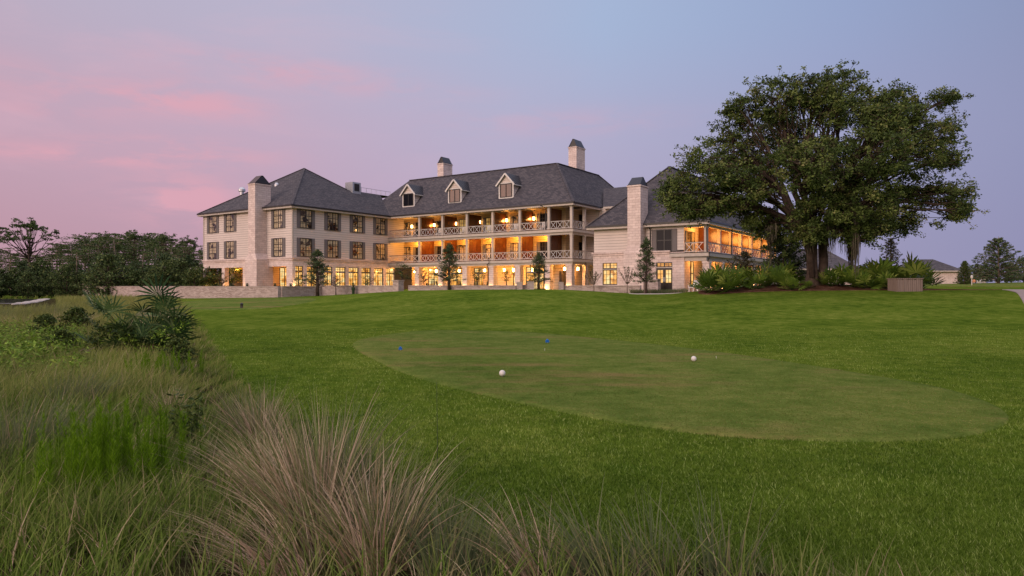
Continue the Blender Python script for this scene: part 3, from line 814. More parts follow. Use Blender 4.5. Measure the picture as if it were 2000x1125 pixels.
# side veranda of the near wing
NPA = -20.85
npx = [1377, 1404.8, 1427, 1446, 1466, 1484.5, 1502]
npb = [62.6] + [bOn(p, NPA) for p in npx[1:]] + [88.6]
B(MB().box(NS-1.2, NPA+.35, 62.15, 88.8, D2-.1, D2), 'deck', M['deckfloor'])
fb = MB().box(NS-1.3, NPA+.38, 62.07, 62.15, D2-.34, D2+.0).box(NPA+.35, NPA+.43, 62.15, 88.8, D2-.34, D2).box(NS+.1, NPA+.1, 62.4, 62.7, D2-.75, D2-.12).box(NPA-.25, NPA+.1, 62.7, 88.8, D2-.75, D2-.12)
B(fb, 'deck_beam', M['trim'])
B(MB().box(NS-1.3, NPA+.42, 62.05, 62.1, D2-.02, D2+.05).box(NPA+.4, NPA+.46, 62.1, 88.8, D2-.02, D2+.05), 'deck_edge', M['bronze'])
B(MB().quad((NS-.9, 62.5, 5.75), (NPA+.2, 62.5, 5.75), (NPA+.2, 88.8, 5.75), (NS-.9, 88.8, 5.75)).quad((NS, 62.5, D2-.13), (NPA+.2, 62.5, D2-.13), (NPA+.2, 88.8, D2-.13), (NS, 88.8, D2-.13)), 'porch_ceiling', M['ceiling'])
B(MB().box(NS, NPA+.15, 62.35, 62.6, 5.45, 5.75).box(NPA-.15, NPA+.15, 62.6, 88.8, 5.45, 5.75), 'eave_beam', M['trim'])
for y in npb: post(NPA, y, D2+.01, 5.45, .3)
for y in npb[:-1]: post(NPA, y+.2, G-.5, D2-.75, .62, 'pier', 'brick')
railing('f', 62.3, NS+.1, NPA-.15, D2, 2)
for i in range(len(npb)-1): railing('s', NPA+.05, npb[i]+.15, npb[i+1]-.15, D2, 4)
for y in npb[1:-1]: screen(y, NS+.02, NPA-.2, D2+.02, 5.7, 'x')
for y in npb[1:-1]:
    window('s', NS, y-1.8, D2+.03, 1.3, 2.1, 'curtain', 2, 1, 2, 'veranda_door')
window('s', NS, 63.7, D2+.03, 1.2, 2.1, 'curtain', 1, 1, 3, 'veranda_door'); shutters('s', NS, 63.7, D2+.03, 1.2, 2.1, .35)
window('s', NS+.06, bOn(1351, NS+.06), .0, .8, 2.35, 'litroom', 1, 2, 1, 'slit_window')
for px in (1412, 1440): window('s', NS+.06, bOn(px, NS+.06)+1, G, 1.4, 2.5, 'litroom', 2, 1, 2, 'lit_window')
# downspouts
def spout(pts, r=.055): B(MB().tube(pts, [r]*len(pts), 6), 'downspout', M['bronze'])
x = pa[5]-.35
spout([(x-.5, 67.6, 9.3), (x, 67.75, 9.1), (x, 68.0, 8.8), (x, 68.0, D3+.1)]); spout([(x, 67.75, D2), (x-.2, 67.75, D2-.3), (x-.2, 68.0, D2-.6), (x-.2, 68.0, G)])
x = pa[3]-.3; spout([(x, 67.75, D2+.1), (x, 67.75, D2-.3), (x-.3, 67.75, D2-.5), (x-.3, 68.0, D2-.9), (x-.3, 68.0, G)])
spout([(-20.3, 61.7, 5.9), (-20.5, 61.9, 5.6), (-20.7, 62.3, 5.3), (-20.7, 62.35, D2+.1), (-20.35, 62.0, D2), (-20.35, 62, D2-.5), (-20.6, 62.3, D2-.8)])
for y in (npb[2]-.3, npb[5]-.3): spout([(-20.2, y, 5.85), (-20.55, y-.3, 5.6), (-20.6, y-.3, D2+.1), (-20.3, y, D2-.1), (-20.3, y, D2-.5), (-20.6, y, D2-.9), (-20.6, y, G)])
u = aOn(1270, 62.3); spout([(u-.3, 61.7, 5.9), (u, 61.9, 5.7), (u, 62.3, 5.4), (u, 62.3, 3.4)])
spout([(-38.0, bOn(1144, -38.0), D2-.3), (-38.0, bOn(1144, -38.0), G)])

# ---- lamps
def lamp(a_, b_, z, power, color=(1, .44, .09), size=.12):
    l = bpy.data.lights.new('lamp_and_fill_light', 'POINT'); l.energy = power*random.uniform(.68, 1.25); l.color = color; l.shadow_soft_size = size
    o = bpy.data.objects.new('lamp_and_fill_light', l); COL.objects.link(o); o.parent = H; o.location = (a_-O[0], b_-O[1], z-O[2]); return o
lm = MB().box(-.09, .09, -.09, .09, -.2, .18); lm = lm.mesh('lantern_glass'); lm.materials.append(M['lampglow'])
lfm = MB()
for sx in (-1, 1):
    for sy in (-1, 1): lfm.box(sx*.11-.012, sx*.11+.012, sy*.11-.012, sy*.11+.012, -.22, .2)
lfm.box(-.13, .13, -.13, .13, .19, .23).box(-.13, .13, -.13, .13, -.25, -.21).lathe([(.12, .23), (.03, .33), (.01, .6)], 6); lfm = lfm.mesh('lantern'); lfm.materials.append(M['bronze'])
def lantern(a_, b_, z, power, off=.3):
    o = placed(lfm, 'lantern', None, a_, b_, z); link('lantern_glass', lm, None, o)
    if power: lamp(a_, b_-off, z-.1, power)
WARM = (1, .42, .09)
for px in (804.4, 848, 890, 936.7, 989.6, 1042.5):
    lantern(aOn(px, WB-.2), WB-.2, D3+1.75, 75)
for i in range(6):
    x0 = ([LS]+pa)[i]; lamp((x0+pa[i])/2+.3, 69.8, D3-.35, 540, (1, .44, .07), .15)
for px in (810, 852, 897, 947, 985, 1003, 1040):
    lantern(aOn(px, 71.6), 71.6, 2.0, 210)
lantern(aOn(1103, 70.2), 70.2, 2.0, 150); lantern(-39.0, bOn(1129, -39.0), 2.0, 140)
um = MB().lathe([(.07, 0), (.09, .12), (.06, .14)], 8).mesh('uplight'); um.materials.append(M['bronze'])
def uplight(a_, b_, power=42):
    placed(um, 'uplight', None, a_, b_, G); lamp(a_, b_, G+.22, power, (1, .55, .19), .05)
for x in ga: uplight(x-.15, 67.85)
for px in (401, 437, 477, 571): uplight(aOn(px, 51.6), 51.75, 55)
uplight(LS+.35, 52.6, 55)
for y in npb[:5]: uplight(NPA+.45, y+.1, 50)
lamp(aOn(462, 54.5), 54.5, 2.4, 330, WARM); lamp(aOn(545, 54.5), 54.5, 2.4, 300, WARM)
for i in range(len(npb)-1): lamp(NPA-.9, (npb[i]+npb[i+1])/2, 4.9, 290, (1, .42, .08), .5)
for i in (0, 2, 4): lamp(NPA-.8, npb[i]+1.5, 2.4, 110, WARM)
B(MB().box(aOn(1100.5, 71.0), aOn(1105.5, 71.0), 70.0, 70.95, G, G+2.2), 'door', M['door'])

lamp(LS+1.5, 70.5, 2.3, 300, WARM)  # added fill light, no fixture: brightens the dark arcade bay beside the far wing
# ------------------------------------------------------------------ garden walls
def gwall(name, p, q, ztop, th=.35, label='', piers=(), base=None, group=None, pz=.22, pw=.62):
    """low brick wall from p to q (world x, y), with coping and optional piers"""
    p = Vector((*p, 0)); q = Vector((*q, 0)); L = (q-p).length; ang = math.atan2(q.y-p.y, q.x-p.x)
    zb = min(float(tz(p.x+(q.x-p.x)*i/8, p.y+(q.y-p.y)*i/8)) for i in range(9))-.3 if base is None else base
    r = empty(name, (p.x, p.y, zb), ang, label=label, cat='garden wall', group=group)
    MB().box(0, L, -th/2, th/2, 0, ztop-zb-.09).build('wall_body', M['garden'], r)
    MB().box(-.0, L, -th/2-.05, th/2+.05, ztop-zb-.088, ztop-zb).build('coping', M['coping'], r)
    for u in piers:
        o = MB().box(u-pw/2, u+pw/2, -pw/2, pw/2, 0, ztop-zb+pz).build('pier', M['garden'], r)
        MB().box(u-pw/2-.06, u+pw/2+.06, -pw/2-.06, pw/2+.06, ztop-zb+pz, ztop-zb+pz+.09).build('pier_cap', M['coping'], o)
    return r
gwall('garden_wall', AB(-99.5, 44), AB(-58.3, 44), -.05, label='long pale brick garden wall in front of the far wing, ending in a pier by the woods', piers=(.3,))
gwall('garden_wall', AB(-58.3, 44.2), AB(-58.3, 49.4), -.05, label='short shaded return of brick garden wall behind the staked young tree')
gwall('garden_wall', AB(-58.3, 49.4), AB(-46.9, 49.4), .03, label='pale brick garden wall below the row of lit windows', piers=(11.2,), pz=.42, pw=.75)
gwall('garden_wall', (at(799, 67), 67), (at(1008, 64.2), 64.2), .03, label='low dark stone-coped wall in front of the lit arcade', th=.4)
gwall('garden_pier', (at(1008.5, 64.2), 64.2), (at(1020, 64.2), 64.2), .35, label='square brick pier with a stepped top at the end of the low dark wall', th=.55)
gwall('garden_wall', (at(1020.5, 64.6), 64.6), (at(1030, 64.6), 64.6), .08, label='very short low brick wall between two square piers')
gwall('garden_pier', (at(1030, 64.2), 64.2), (at(1043, 64.2), 64.2), .38, label='tall brick pier beside the small tree at the terrace steps', th=.6)
gwall('garden_pier', (at(1091, 66), 66), (at(1100.5, 66), 66), .36, label='slim brick pier left of the open dark door', th=.45)
gwall('garden_wall', AB(-33.4, 57.6), AB(-25.6, 58.6), .03, label='low brick wall in front of the near wing chimney', th=.4)
gwall('garden_pier', AB(-25.7, 60.6), AB(-24.6, 60.6), .62, label='square brick pier beside the dark double door', th=.7)

# ------------------------------------------------------------------ foliage helpers
def leaf_quads(C, size, flat=.0, aspect=.55, rng=RNG, u=None):
    n = len(C)
    d1 = rng.normal(size=(n, 3)); d1[:, 2] *= (1-flat); d1 /= np.linalg.norm(d1, axis=1)[:, None]
    d2 = rng.normal(size=(n, 3)); d2 -= (d2*d1).sum(1)[:, None]*d1; d2 /= np.linalg.norm(d2, axis=1)[:, None]
    s = (size*(.6+.8*rng.random(n)))[:, None]
    V = np.stack([C-d1*s*.5, C+d2*s*aspect*.5, C+d1*s*.5, C-d2*s*aspect*.5], 1).reshape(-1, 3)
    Fq = np.arange(n*4).reshape(n, 4)
    if u is None: u = rng.random(n)
    UV = np.stack([np.repeat(u, 4), np.tile([0, .5, 1, .5], n)], -1)
    return V, Fq, UV
def cloud_mesh(name, C, size, mat, flat=0., aspect=.55, u=None):
    V, Fq, UV = leaf_quads(np.asarray(C), size, flat, aspect, u=u)
    me = mesh_np(name, V, Fq, UV); me.materials.append(mat); return me
def blob(c, r, n, rng=RNG, shell=.45):
    d = rng.normal(size=(n, 3)); d /= np.linalg.norm(d, axis=1)[:, None]
    k = (shell+(1-shell)*rng.random(n))**.8
    return np.asarray(c)+d*k[:, None]*np.asarray(r)
def curve(p, q, sag=.0, n=6, wob=.0, rng=RNG):
    p = np.asarray(p, float); q = np.asarray(q, float); out = []
    L = np.linalg.norm(q-p)
    for i in range(n+1):
        t = i/n; c = p+(q-p)*t; c[2] += sag*L*4*t*(1-t)
        if 0 < i < n: c = c+rng.normal(size=3)*wob*L
        out.append(c)
    return out

# ------------------------------------------------------------------ the live oak
OY = 47.0; OX = at(1586, OY); OZ = float(tz(OX, OY))
oak = empty('live_oak', (OX, OY, OZ), label='huge spreading live oak hung with grey moss, in the mulch bed', cat='oak tree')
S = OY/F
def opt(px, py, dy=0.0): return np.array([(px-1586)*S, dy, (HY-py)*S-OZ])
lobes = [(1640,185,66,58,0),(1500,205,62,55,-1.5),(1445,275,68,60,1.5),(1372,335,62,52,-1),(1330,375,42,38,1),(1560,250,70,62,3),(1565,195,50,40,-2),
  (1705,235,66,62,-2),(1790,225,62,48,1.5),(1835,265,34,40,0),(1775,310,66,54,-1),(1838,378,46,24,0),(1760,385,70,40,1),(1640,325,74,56,-4.5),(1690,320,56,46,2),(1600,300,56,50,1),(1600,380,60,46,-2),
  (1520,345,74,60,-4.5),(1530,330,70,60,4),(1430,372,56,42,-2),(1405,395,40,24,2),(1560,420,52,42,-3),(1640,410,56,44,-3.5),(1690,425,46,30,2),(1480,415,34,26,1),
  (1600,440,40,30,3),(1860,405,34,16,-.5),(1880,375,14,10,0),(1788,432,20,22,1),(1850,420,12,12,-1),(1545,465,24,26,-1),(1658,455,30,26,-2),(1350,410,20,20,0),(1840,195,26,16,0),(1863,310,16,24,.5),(1440,212,34,26,0),(1330,398,38,20,0),(1395,408,36,18,-1),(1475,437,32,22,0),(1518,455,22,30,1),(1570,458,36,28,-2),(1622,452,34,26,-2),(1590,235,52,42,-2.5),(1665,262,50,42,-3.5),(1710,440,34,20,-1)]
tb = MB()
base = [(OX*0, 0, -.3)]
# trunk: fluted bole that forks
tb.tube([(0,0,-.4),(0,0,.15),(.02,0,.8),(-.02,0,1.7),(.0,.05,2.6),(.1,0,3.6)], [.8,.5,.37,.34,.36,.32], 12)
tb.tube([(.75,.3,-.4),(.85,.3,.6),(.95,.35,1.6),(.85,.3,2.8),(1.1,.2,4.0)], [.45,.33,.3,.3,.26], 9)
tb.tube([(-.1,-.3,.5),(-.35,-.4,2.2),(-.9,-.5,3.8)], [.2,.25,.22], 8)
forks = [(.1,0,3.4),(1.05,.2,3.9),(-.8,-.5,3.7)]
leafC = []; limbT = []
rg = np.random.default_rng(3)
for (px, py, rx, ry, dy) in lobes:
    c = opt(px, py, dy); rxm, rzm = rx*S, ry*S; rym = max(1.2, min(rxm, 2.6))
    f = min(forks, key=lambda q: np.linalg.norm(np.array(q)-c)+abs(q[0]-c[0]*.3))
    L = np.linalg.norm(c-np.array(f)); mid_ = np.array(f)*.55+c*.45+np.array([0, 0, .10*L])
    pts = curve(f, mid_, .05, 4, .02, rg)[:-1]+curve(mid_, c, .05, 4, .02, rg)
    r0 = .08+.0022*rx
    tb.tube(pts, list(np.linspace(r0, .05, len(pts))), 6)
    ncl = int(8+rx*ry/92)
    sub = blob(c, (rxm*.82, rym, rzm*.82), ncl, rg, .5)
    for k, sc_ in enumerate(sub):
        j = rg.integers(3, len(pts)); 
        br = curve(pts[j], sc_, .08, 3, .05, rg); tb.tube(br, [.045, .035, .025, .012], 4)
        m = int(rg.integers(60, 120)); rad = rg.uniform(.30, .62)
        leafC.append(blob(sc_, (rad*1.1, rad*1.0, rad*.85), m, rg, .15)); limbT.append(np.full(m, rg.random()))
        for q in range(3):
            tw = sc_+rg.normal(size=3)*np.array([.5, .5, .35]); tb.bar(sc_, tw, .018)
            leafC.append(blob(tw, (.30, .30, .24), 18, rg, .1)); limbT.append(np.full(18, rg.random()))
# drooping twig ends on the outer edges
for px, py, n_ in ((1895,350,3),(1888,400,4),(1845,440,4),(1790,455,4),(1758,462,3),(1700,455,3),(1715,420,3),(1300,345,3),(1290,385,4),(1335,425,3),(1400,415,3),(1545,150,2),(1640,122,3),(1690,140,3),(1850,182,4),(1868,240,3),(1375,275,3)):
    for k in range(n_):
        c = opt(px+rg.normal()*7-(6 if px > 1700 else 0), py+rg.normal()*7+(8 if py < 200 else 0), rg.normal()*.6)
        leafC.append(blob(c, (.45, .4, .25), 26, rg, .1)); limbT.append(np.full(26, rg.random()))
C = np.concatenate(leafC); u = np.clip(np.concatenate(limbT)*.75+RNG.random(len(C))*.3, 0, 1)
print('oak leaves', len(C))
tb.build('trunk', M['bark'], oak, smooth=True)
link('crown', cloud_mesh('crown', C, .155, M['oakleaf'], .3, .6, u), None, oak)
# Spanish moss: strands hanging in veils, each veil a part
def strands(C0, spread, length, n, rng):
    V = []; Fq = []; UV = []; k = 0
    for i in range(n):
        x0 = C0+rng.normal(size=3)*np.array([spread, spread*.8, .15]); L = length*rng.uniform(.45, 1.05)*math.exp(-(((x0-C0)[0])/(spread*1.6))**2)
        w_ = rng.uniform(.02, .05); a_ = rng.uniform(0, math.pi); dx, dy = math.cos(a_)*w_, math.sin(a_)*w_
        m = 5; px_ = x0.copy(); rn = rng.random()
        for j in range(m+1):
            t = j/m; ww_ = (1-t*.8)
            q = x0+np.array([rng.normal()*.025, rng.normal()*.025, -L*t])
            V += [q-np.array([dx, dy, 0])*ww_, q+np.array([dx, dy, 0])*ww_]
            if j: Fq.append([k-2, k-1, k+1, k]); UV += [[rn, t]]*4
            k += 2
    me = mesh_np('spanish_moss', np.array(V), np.array(Fq), np.array(UV)); me.materials.append(M['moss']); return me
for px, py, sp2, ln, n_ in ((1510,410,.20,3.9,90),(1637,420,.22,4.4,150),(1652,400,.3,2.2,70),(1663,455,.2,3.2,120),(1625,450,.3,2.0,60),(1560,440,.25,2.6,80),(1548,430,.3,1.6,50),(1600,445,.3,2.4,80),(1578,420,.4,2.4,60),(1500,445,.25,1.2,40),(1438,395,.2,.9,25),(1610,340,.5,1.0,30),(1690,420,.3,1.0,25)):
    link('spanish_moss', strands(opt(px, py, rg.normal()*1.0-1.0), sp2, ln, n_, rg), None, oak)

# ------------------------------------------------------------------ woods on the left
def pine_mesh(h, seed, spread=.24, crown0=.5, dens=1.0, clump=1.0):
    rg = np.random.default_rng(seed); tbm = MB(); C = []; 
    lean = rg.normal(size=2)*.02*h
    tp = [(lean[0]*t*t, lean[1]*t*t, h*t) for t in np.linspace(0, 1, 7)]
    tbm.tube([(0, 0, -.3)]+tp[1:], list(np.linspace(.022*h, .006*h, 7)), 6)
    n = int(15*dens)
    for i in range(n):
        t = crown0+(1-crown0)*(i+.5)/n; p = np.array([lean[0]*t*t, lean[1]*t*t, h*t])
        env = spread*h*math.sin(math.pi*min(1, .22+.85*(1-t)/(1-crown0)))**.8
        a_ = rg.uniform(0, 2*math.pi); L = env*rg.uniform(.45, 1.1)
        q = p+np.array([math.cos(a_)*L, math.sin(a_)*L, L*rg.uniform(.0, .35)])
        tbm.bar(p, q, .006*h, .006*h)
        for s_ in (.45, .75, 1):
            c = p+(q-p)*s_+rg.normal(size=3)*.02*h; r = .046*h*clump*rg.uniform(.7, 1.3)
            C.append(blob(c, (r*2.3, r*2.3, r*.26), int(30), rg, .1))
    C.append(blob((lean[0], lean[1], h), (.05*h, .05*h, .04*h), 30, rg, .1))
    C = np.concatenate(C); u = np.clip(RNG.random(len(C)), 0, 1)
    return tbm.mesh('pine_trunk', smooth=True), cloud_mesh('pine_crown', C, .026*h, M['pineleaf'], .3, .45, u)
def bush_mesh(h, w_, seed, mat, leaf=.2, n=60, trunk=.15, dens=26, cone=False, pale=False):
    rg = np.random.default_rng(seed); tbm = MB(); C = []
    tbm.tube([(0,0,-.2),(0,0,h*.3),(rg.normal()*.03*h, 0, h*.75)], [.035*h, .026*h, .008*h], 6)
    for i in range(n):
        t = trunk+(1-trunk)*rg.random()**.9
        s = (1-(t-trunk)/(1-trunk))**.75*1.0+.08 if cone else math.sin(math.pi*min(.97, max(.1, (t-trunk)/(1-trunk))*.93+.07))**.6
        a_ = rg.uniform(0, 2*math.pi); L = w_/2*s*rg.uniform(.35, 1.05)
        p = np.array([0, 0, max(h*t-L*.5, h*trunk)]); q = np.array([math.cos(a_)*L, math.sin(a_)*L, h*t])
        tbm.bar(p, q, .012*h if h < 4 else .007*h)
        r = rg.uniform(.55, 1.15)*w_*(.085 if cone else .12)
        C.append(blob(q, (r*1.2, r*1.2, r*.8), dens, rg, .1)); C.append(blob((p+q)/2+np.array([0, 0, .05*h]), (r, r, r*.7), dens//2, rg, .1))
    C = np.concatenate(C)
    tm = tbm.mesh('bush_trunk', smooth=True)
    return tm, cloud_mesh('bush_crown', C, leaf, mat, .1, .55)
def tree(name, meshes, x, y, scale, rz, label, cat, group=None, bark='bark', dz=0, sx=None):
    z = float(tz(x, y))+dz
    r = empty(name, (x, y, z), rz, label=label, cat=cat, group=group); r.scale = (scale if sx is None else sx, scale if sx is None else sx, scale)
    link('trunk', meshes[0], M[bark], r); link('crown', meshes[1], None, r); return r
pines = [pine_mesh(12, 11+i, spread=.20+.03*(i % 3), crown0=(.5, .62, .45, .58, .68, .55)[i], dens=1+.2*(i % 2)) for i in range(6)]
rs = random.Random(5)
def skyline(px):   # tree tops in the photograph
    return np.interp(px, [-400,-100,0,60,100,140,180,215,240,270,300,325,345,372,392,420,460], [482,484,494,494,486,474,468,462,468,456,462,466,480,470,486,500,520])
lab = ['slender pine with layered dark crown in the woods behind the pond', 'tall pine with bare lower trunk in the woods behind the pond', 'dense pine with crown reaching low in the woods behind the pond']
k = 0
for row, (Y0, dpx, f) in enumerate(((98, 34, .80), (112, 28, .93), (128, 24, 1.0), (145, 22, 1.0))):
    px = -240
    while px < 460:
        px += dpx*rs.uniform(.65, 1.35); Y = Y0+rs.uniform(-6, 6)
        if row == 0 and rs.random() < .3: continue
        x = at(px, Y); zg = float(tz(x, Y)); h = ((HY-skyline(px))*Y/F*f*rs.uniform(.80, 1.10))-zg
        i = rs.randrange(6); tree('pine_tree', pines[i], x, Y, h/12, rs.uniform(0, 6.3), lab[i % 3], 'pine tree', 'pines of the woods behind the pond', 'palebark', sx=h/12*rs.uniform(.9, 1.25)); k += 1
def dome_pine(h, seed):
    rg = np.random.default_rng(seed); m = MB(); C = []
    m.tube([(0,0,-.3),(.02*h,0,.3*h),(0,0,.58*h),(.02*h,0,.8*h)], [.022*h,.018*h,.014*h,.006*h], 7)
    for i in range(34):
        a_ = i*2.4; f = rg.uniform(.0, 1); el = math.radians(8+80*f); k_ = .30*h*rg.uniform(.75, 1.05)
        q = np.array([math.cos(a_)*math.cos(el)*k_*1.25, math.sin(a_)*math.cos(el)*k_*1.1, .66*h+math.sin(el)*k_*1.1])
        z0 = rg.uniform(.45, .72)*h; m.tube(curve((0.01*h, 0, z0), q, -.06, 4, .02, rg), [.008*h, .006*h, .005*h, .003*h, .002*h], 4)
        for _ in range(3): C.append(blob(q+rg.normal(size=3)*.028*h, (.042*h, .042*h, .022*h), 34, rg, .1))
    for s_ in (-1, 1):
        q = np.array([s_*.33*h, 0, .56*h]); m.tube(curve((0, 0, .5*h), q, .05, 4, .02, rg), [.007*h,.006*h,.005*h,.003*h,.002*h], 4)
        for _ in range(5): C.append(blob(q+rg.normal(size=3)*.03*h, (.05*h, .04*h, .02*h), 30, rg, .1))
    C = np.concatenate(C); return m.mesh('pine_trunk', smooth=True), cloud_mesh('pine_crown', C, .022*h, M['pineleaf'], .3, .5)
bigp = dome_pine(14, 77)
Y = 104; x = at(56, Y); tree('pine_tree', bigp, x, Y, ((HY-430)*Y/F-float(tz(x, Y)))/14, 1.0, 'tallest pine, its broad open crown standing clear above the woods', 'pine tree', None)
Y = 95; x = at(-32, Y); tree('pine_tree', bigp, x, Y, .78, 2.3, 'tall pine at the very edge of the view, only its outer twigs showing', 'pine tree', None)
for i, (px, pt, Y) in enumerate(((205, 456, 118), (262, 453, 122), (325, 458, 120), (366, 464, 116))):
    x = at(px, Y); tree('pine_tree', bigp, x, Y, ((HY-pt)*Y/F-float(tz(x, Y)))/14, i*1.9, ('round-topped pine in the middle of the woods', 'highest rounded pine crown above the long garden wall', 'open round pine crown second from the hotel', 'round pine crown standing closest to the hotel roof edge')[i], 'pine tree', sx=((HY-pt)*Y/F-float(tz(x, Y)))/14*.85)
under = [bush_mesh(4.2, 4.6, 31+i, M['darkleaf'] if i % 2 else M['pineleaf'], .24, 70, .05, 24) for i in range(4)]
ulab = ['dark rounded shrub at the foot of the pine woods', 'mid green bushy sapling at the foot of the pine woods']
for i in range(46):
    px = -120+i*12.5+rs.uniform(-5, 5); Y = rs.uniform(92, 120) if i % 2 else rs.uniform(88, 96); s_ = rs.uniform(.7, 1.35)
    tree('forest_shrub', under[i % 4], at(px, Y), Y, s_, rs.uniform(0, 6), ulab[i % 2], 'shrub', 'undergrowth shrubs along the woods')
# the deep wood behind them reads as one mass
Cw = []
rg = np.random.default_rng(8)
for i in range(560):
    px = rg.uniform(-900, 470); Y = rg.uniform(155, 200); top_ = (HY-skyline(px)-22)*Y/F*.42
    Cw.append(blob((at(px, Y), Y, rg.uniform(-.5, top_*.92)), (3.2, 2.5, 1.5), 42, rg, .1))
wood = link('wood', cloud_mesh('wood', np.concatenate(Cw), .95, M['pineleaf'], .2, .6), None)
tag(wood, 'deep dark pine wood closing the view behind the nearer pines', 'woods', kind='stuff')
# garden bushes behind the long wall
gb = [bush_mesh(2.6, 2.6, 51+i, M['bushleaf'], .16, 46, .12, 26) for i in range(3)]

sm = [bush_mesh(.8, 1.1, 300+i, M['bushleaf'], .07, 60, .05, 26) for i in range(2)]
for i, (px, py, s_, lb) in enumerate(((120, 700, .8, 'low leafy bush at the left foot of the saw palmetto'), (90, 668, 1.0, 'low leafy bush between the bright weeds and the saw palmetto'), (150, 655, 1.1, 'leafy bush behind the left side of the saw palmetto'), (345, 712, .7, 'low leafy bush at the lawn side foot of the saw palmetto'))):
    x, y = P(px, py); tree('leafy_bush', sm[i % 2], x, y, s_, i*1.3, lb, 'bush')
gdn = [(225, 90, 1.0, 'round camellia-like bush with pale flowers behind the long garden wall'), (262, 93, 1.25, 'small tree on a thin stem behind the long garden wall'), (303, 90, 1.15, 'bright bush behind the long garden wall above the palmetto'),
  (345, 92, 1.0, 'dark green bush behind the long garden wall, third from the hotel'), (364, 90, 1.1, 'yellowish bush behind the long garden wall, second from the hotel'), (385, 92, .8, 'small bush behind the long garden wall, closest to the hotel corner')]
for i, (px, Y, s_, lb) in enumerate(gdn): tree('garden_bush', gb[i % 3], at(px, Y), Y, s_, i*1.1, lb, 'bush')

# ------------------------------------------------------------------ young trees round the hotel
ev = [bush_mesh(6, 3.7, 71+i, M['darkleaf'], .15, 120, .22, 24, cone=True) for i in range(3)]
def young(px, pyt, pyb, Y, i, lb, wide=1.0, stakes=True):
    x = at(px, Y); zg = float(tz(x, Y)); h = (HY-pyt)*Y/F-zg
    r = tree('young_tree', ev[i], x, Y, h/6, i*2.0, lb, 'tree', sx=h/6*wide)
    if stakes:
        for k_ in range(3):
            a_ = k_*2.1; MB().bar((math.cos(a_)*.55, math.sin(a_)*.55, 0), (0, 0, 1.9), .035).build('stake', M['palebark'], r)
young(620, 489, 577, 68.5, 0, 'staked dark evergreen in front of the shaded garden wall return', 1.25)
young(877, 479, 560, 65.5, 1, 'dark evergreen with dense crown in front of the middle of the arcade', 1.15)
young(1052, 496, 563, 66.5, 2, 'broad evergreen with open crown by the tall brick pier', 1.3)
young(1262, 468, 570, 58.8, 1, 'slim staked evergreen between the near wing chimney and the double door', .85)
cp = [bush_mesh(2.6, 1.9, 91+i, M['redleaf'] if i % 2 else M['bushleaf'], .11, 26, .45, 11) for i in range(3)]
for i, (px, pyt, Y, lb) in enumerate(((584, 529, 74, 'small round-headed tree before the first lit window past the corner'), (656, 533, 70, 'small sparse tree beyond the evergreen at the lit windows'), (718, 531, 71, 'small flat-headed tree before the sixth lit window'),
    (785, 515, 69.5, 'wide leafy small tree above the brick pier where the wings meet'), (828, 530, 70, 'small leaning tree beside the first arcade pier'), (933, 524, 71, 'small round tree in front of a lit french door'), (989, 528, 71, 'small mop-headed tree left of the fifth arcade pier'),
    (433, 522, 87, 'small tree in front of the open loggia corner'))):
    x = at(px, Y); zg = max(float(tz(x, Y)), -.6); h = (HY-pyt)*Y/F-zg
    tree('ornamental_tree', cp[i % 3], x, Y, h/2.6, i*1.3, lb, 'small tree', sx=h/2.6*(1.35 if px == 785 else 1))
def crape(px, pyt, Y, lb, seed):
    rg = np.random.default_rng(seed); x = at(px, Y); zg = float(tz(x, Y)); h = (HY-pyt)*Y/F-zg; m = MB(); C = []
    m.tube([(0,0,-.1),(0,0,h*.35)], [.05, .035], 5)
    for i in range(11):
        a_ = rg.uniform(0, 6.3); s_ = rg.uniform(.12, .42)*h; q = np.array([math.cos(a_)*s_, math.sin(a_)*s_, h*rg.uniform(.7, 1)])
        m.tube(curve((0, 0, h*.33), q, -.08, 4, .01, rg), [.03, .025, .02, .014, .008], 4)
        for t_ in (.5, .7, .85, 1): C.append(blob(q*t_+np.array([0, 0, h*.33])*(1-t_), (.08, .08, .14), 9, rg, .1))
    r = empty('crape_myrtle', (x, Y, zg), 0, label=lb, cat='shrub')
    m.build('trunk', M['palebark'], r, smooth=True); link('crown', cloud_mesh('crown', np.concatenate(C), .1, M['redleaf']), None, r)
crape(1160, 528, 63.5, 'bare twiggy shrub at the left end of the near wing', 1); crape(1225, 519, 60.2, 'upright twiggy shrub against the near wing brick wall', 2)
tr = bush_mesh(3.0, 2.6, 130, M['redleaf'], .12, 60, .5, 16)
x = at(1452, 54); tree('ornamental_tree', tr, x, 54, 1.0, 0, 'flat-topped small tree above the palmettos before the side arcade', 'small tree')
mg = bush_mesh(4.6, 4.6, 140, M['darkleaf'], .2, 150, .03, 34)
tree('magnolia', mg, at(1532, 52), 52, .82, 0, 'dark bushy magnolia between the side veranda and the oak trunk', 'shrub')
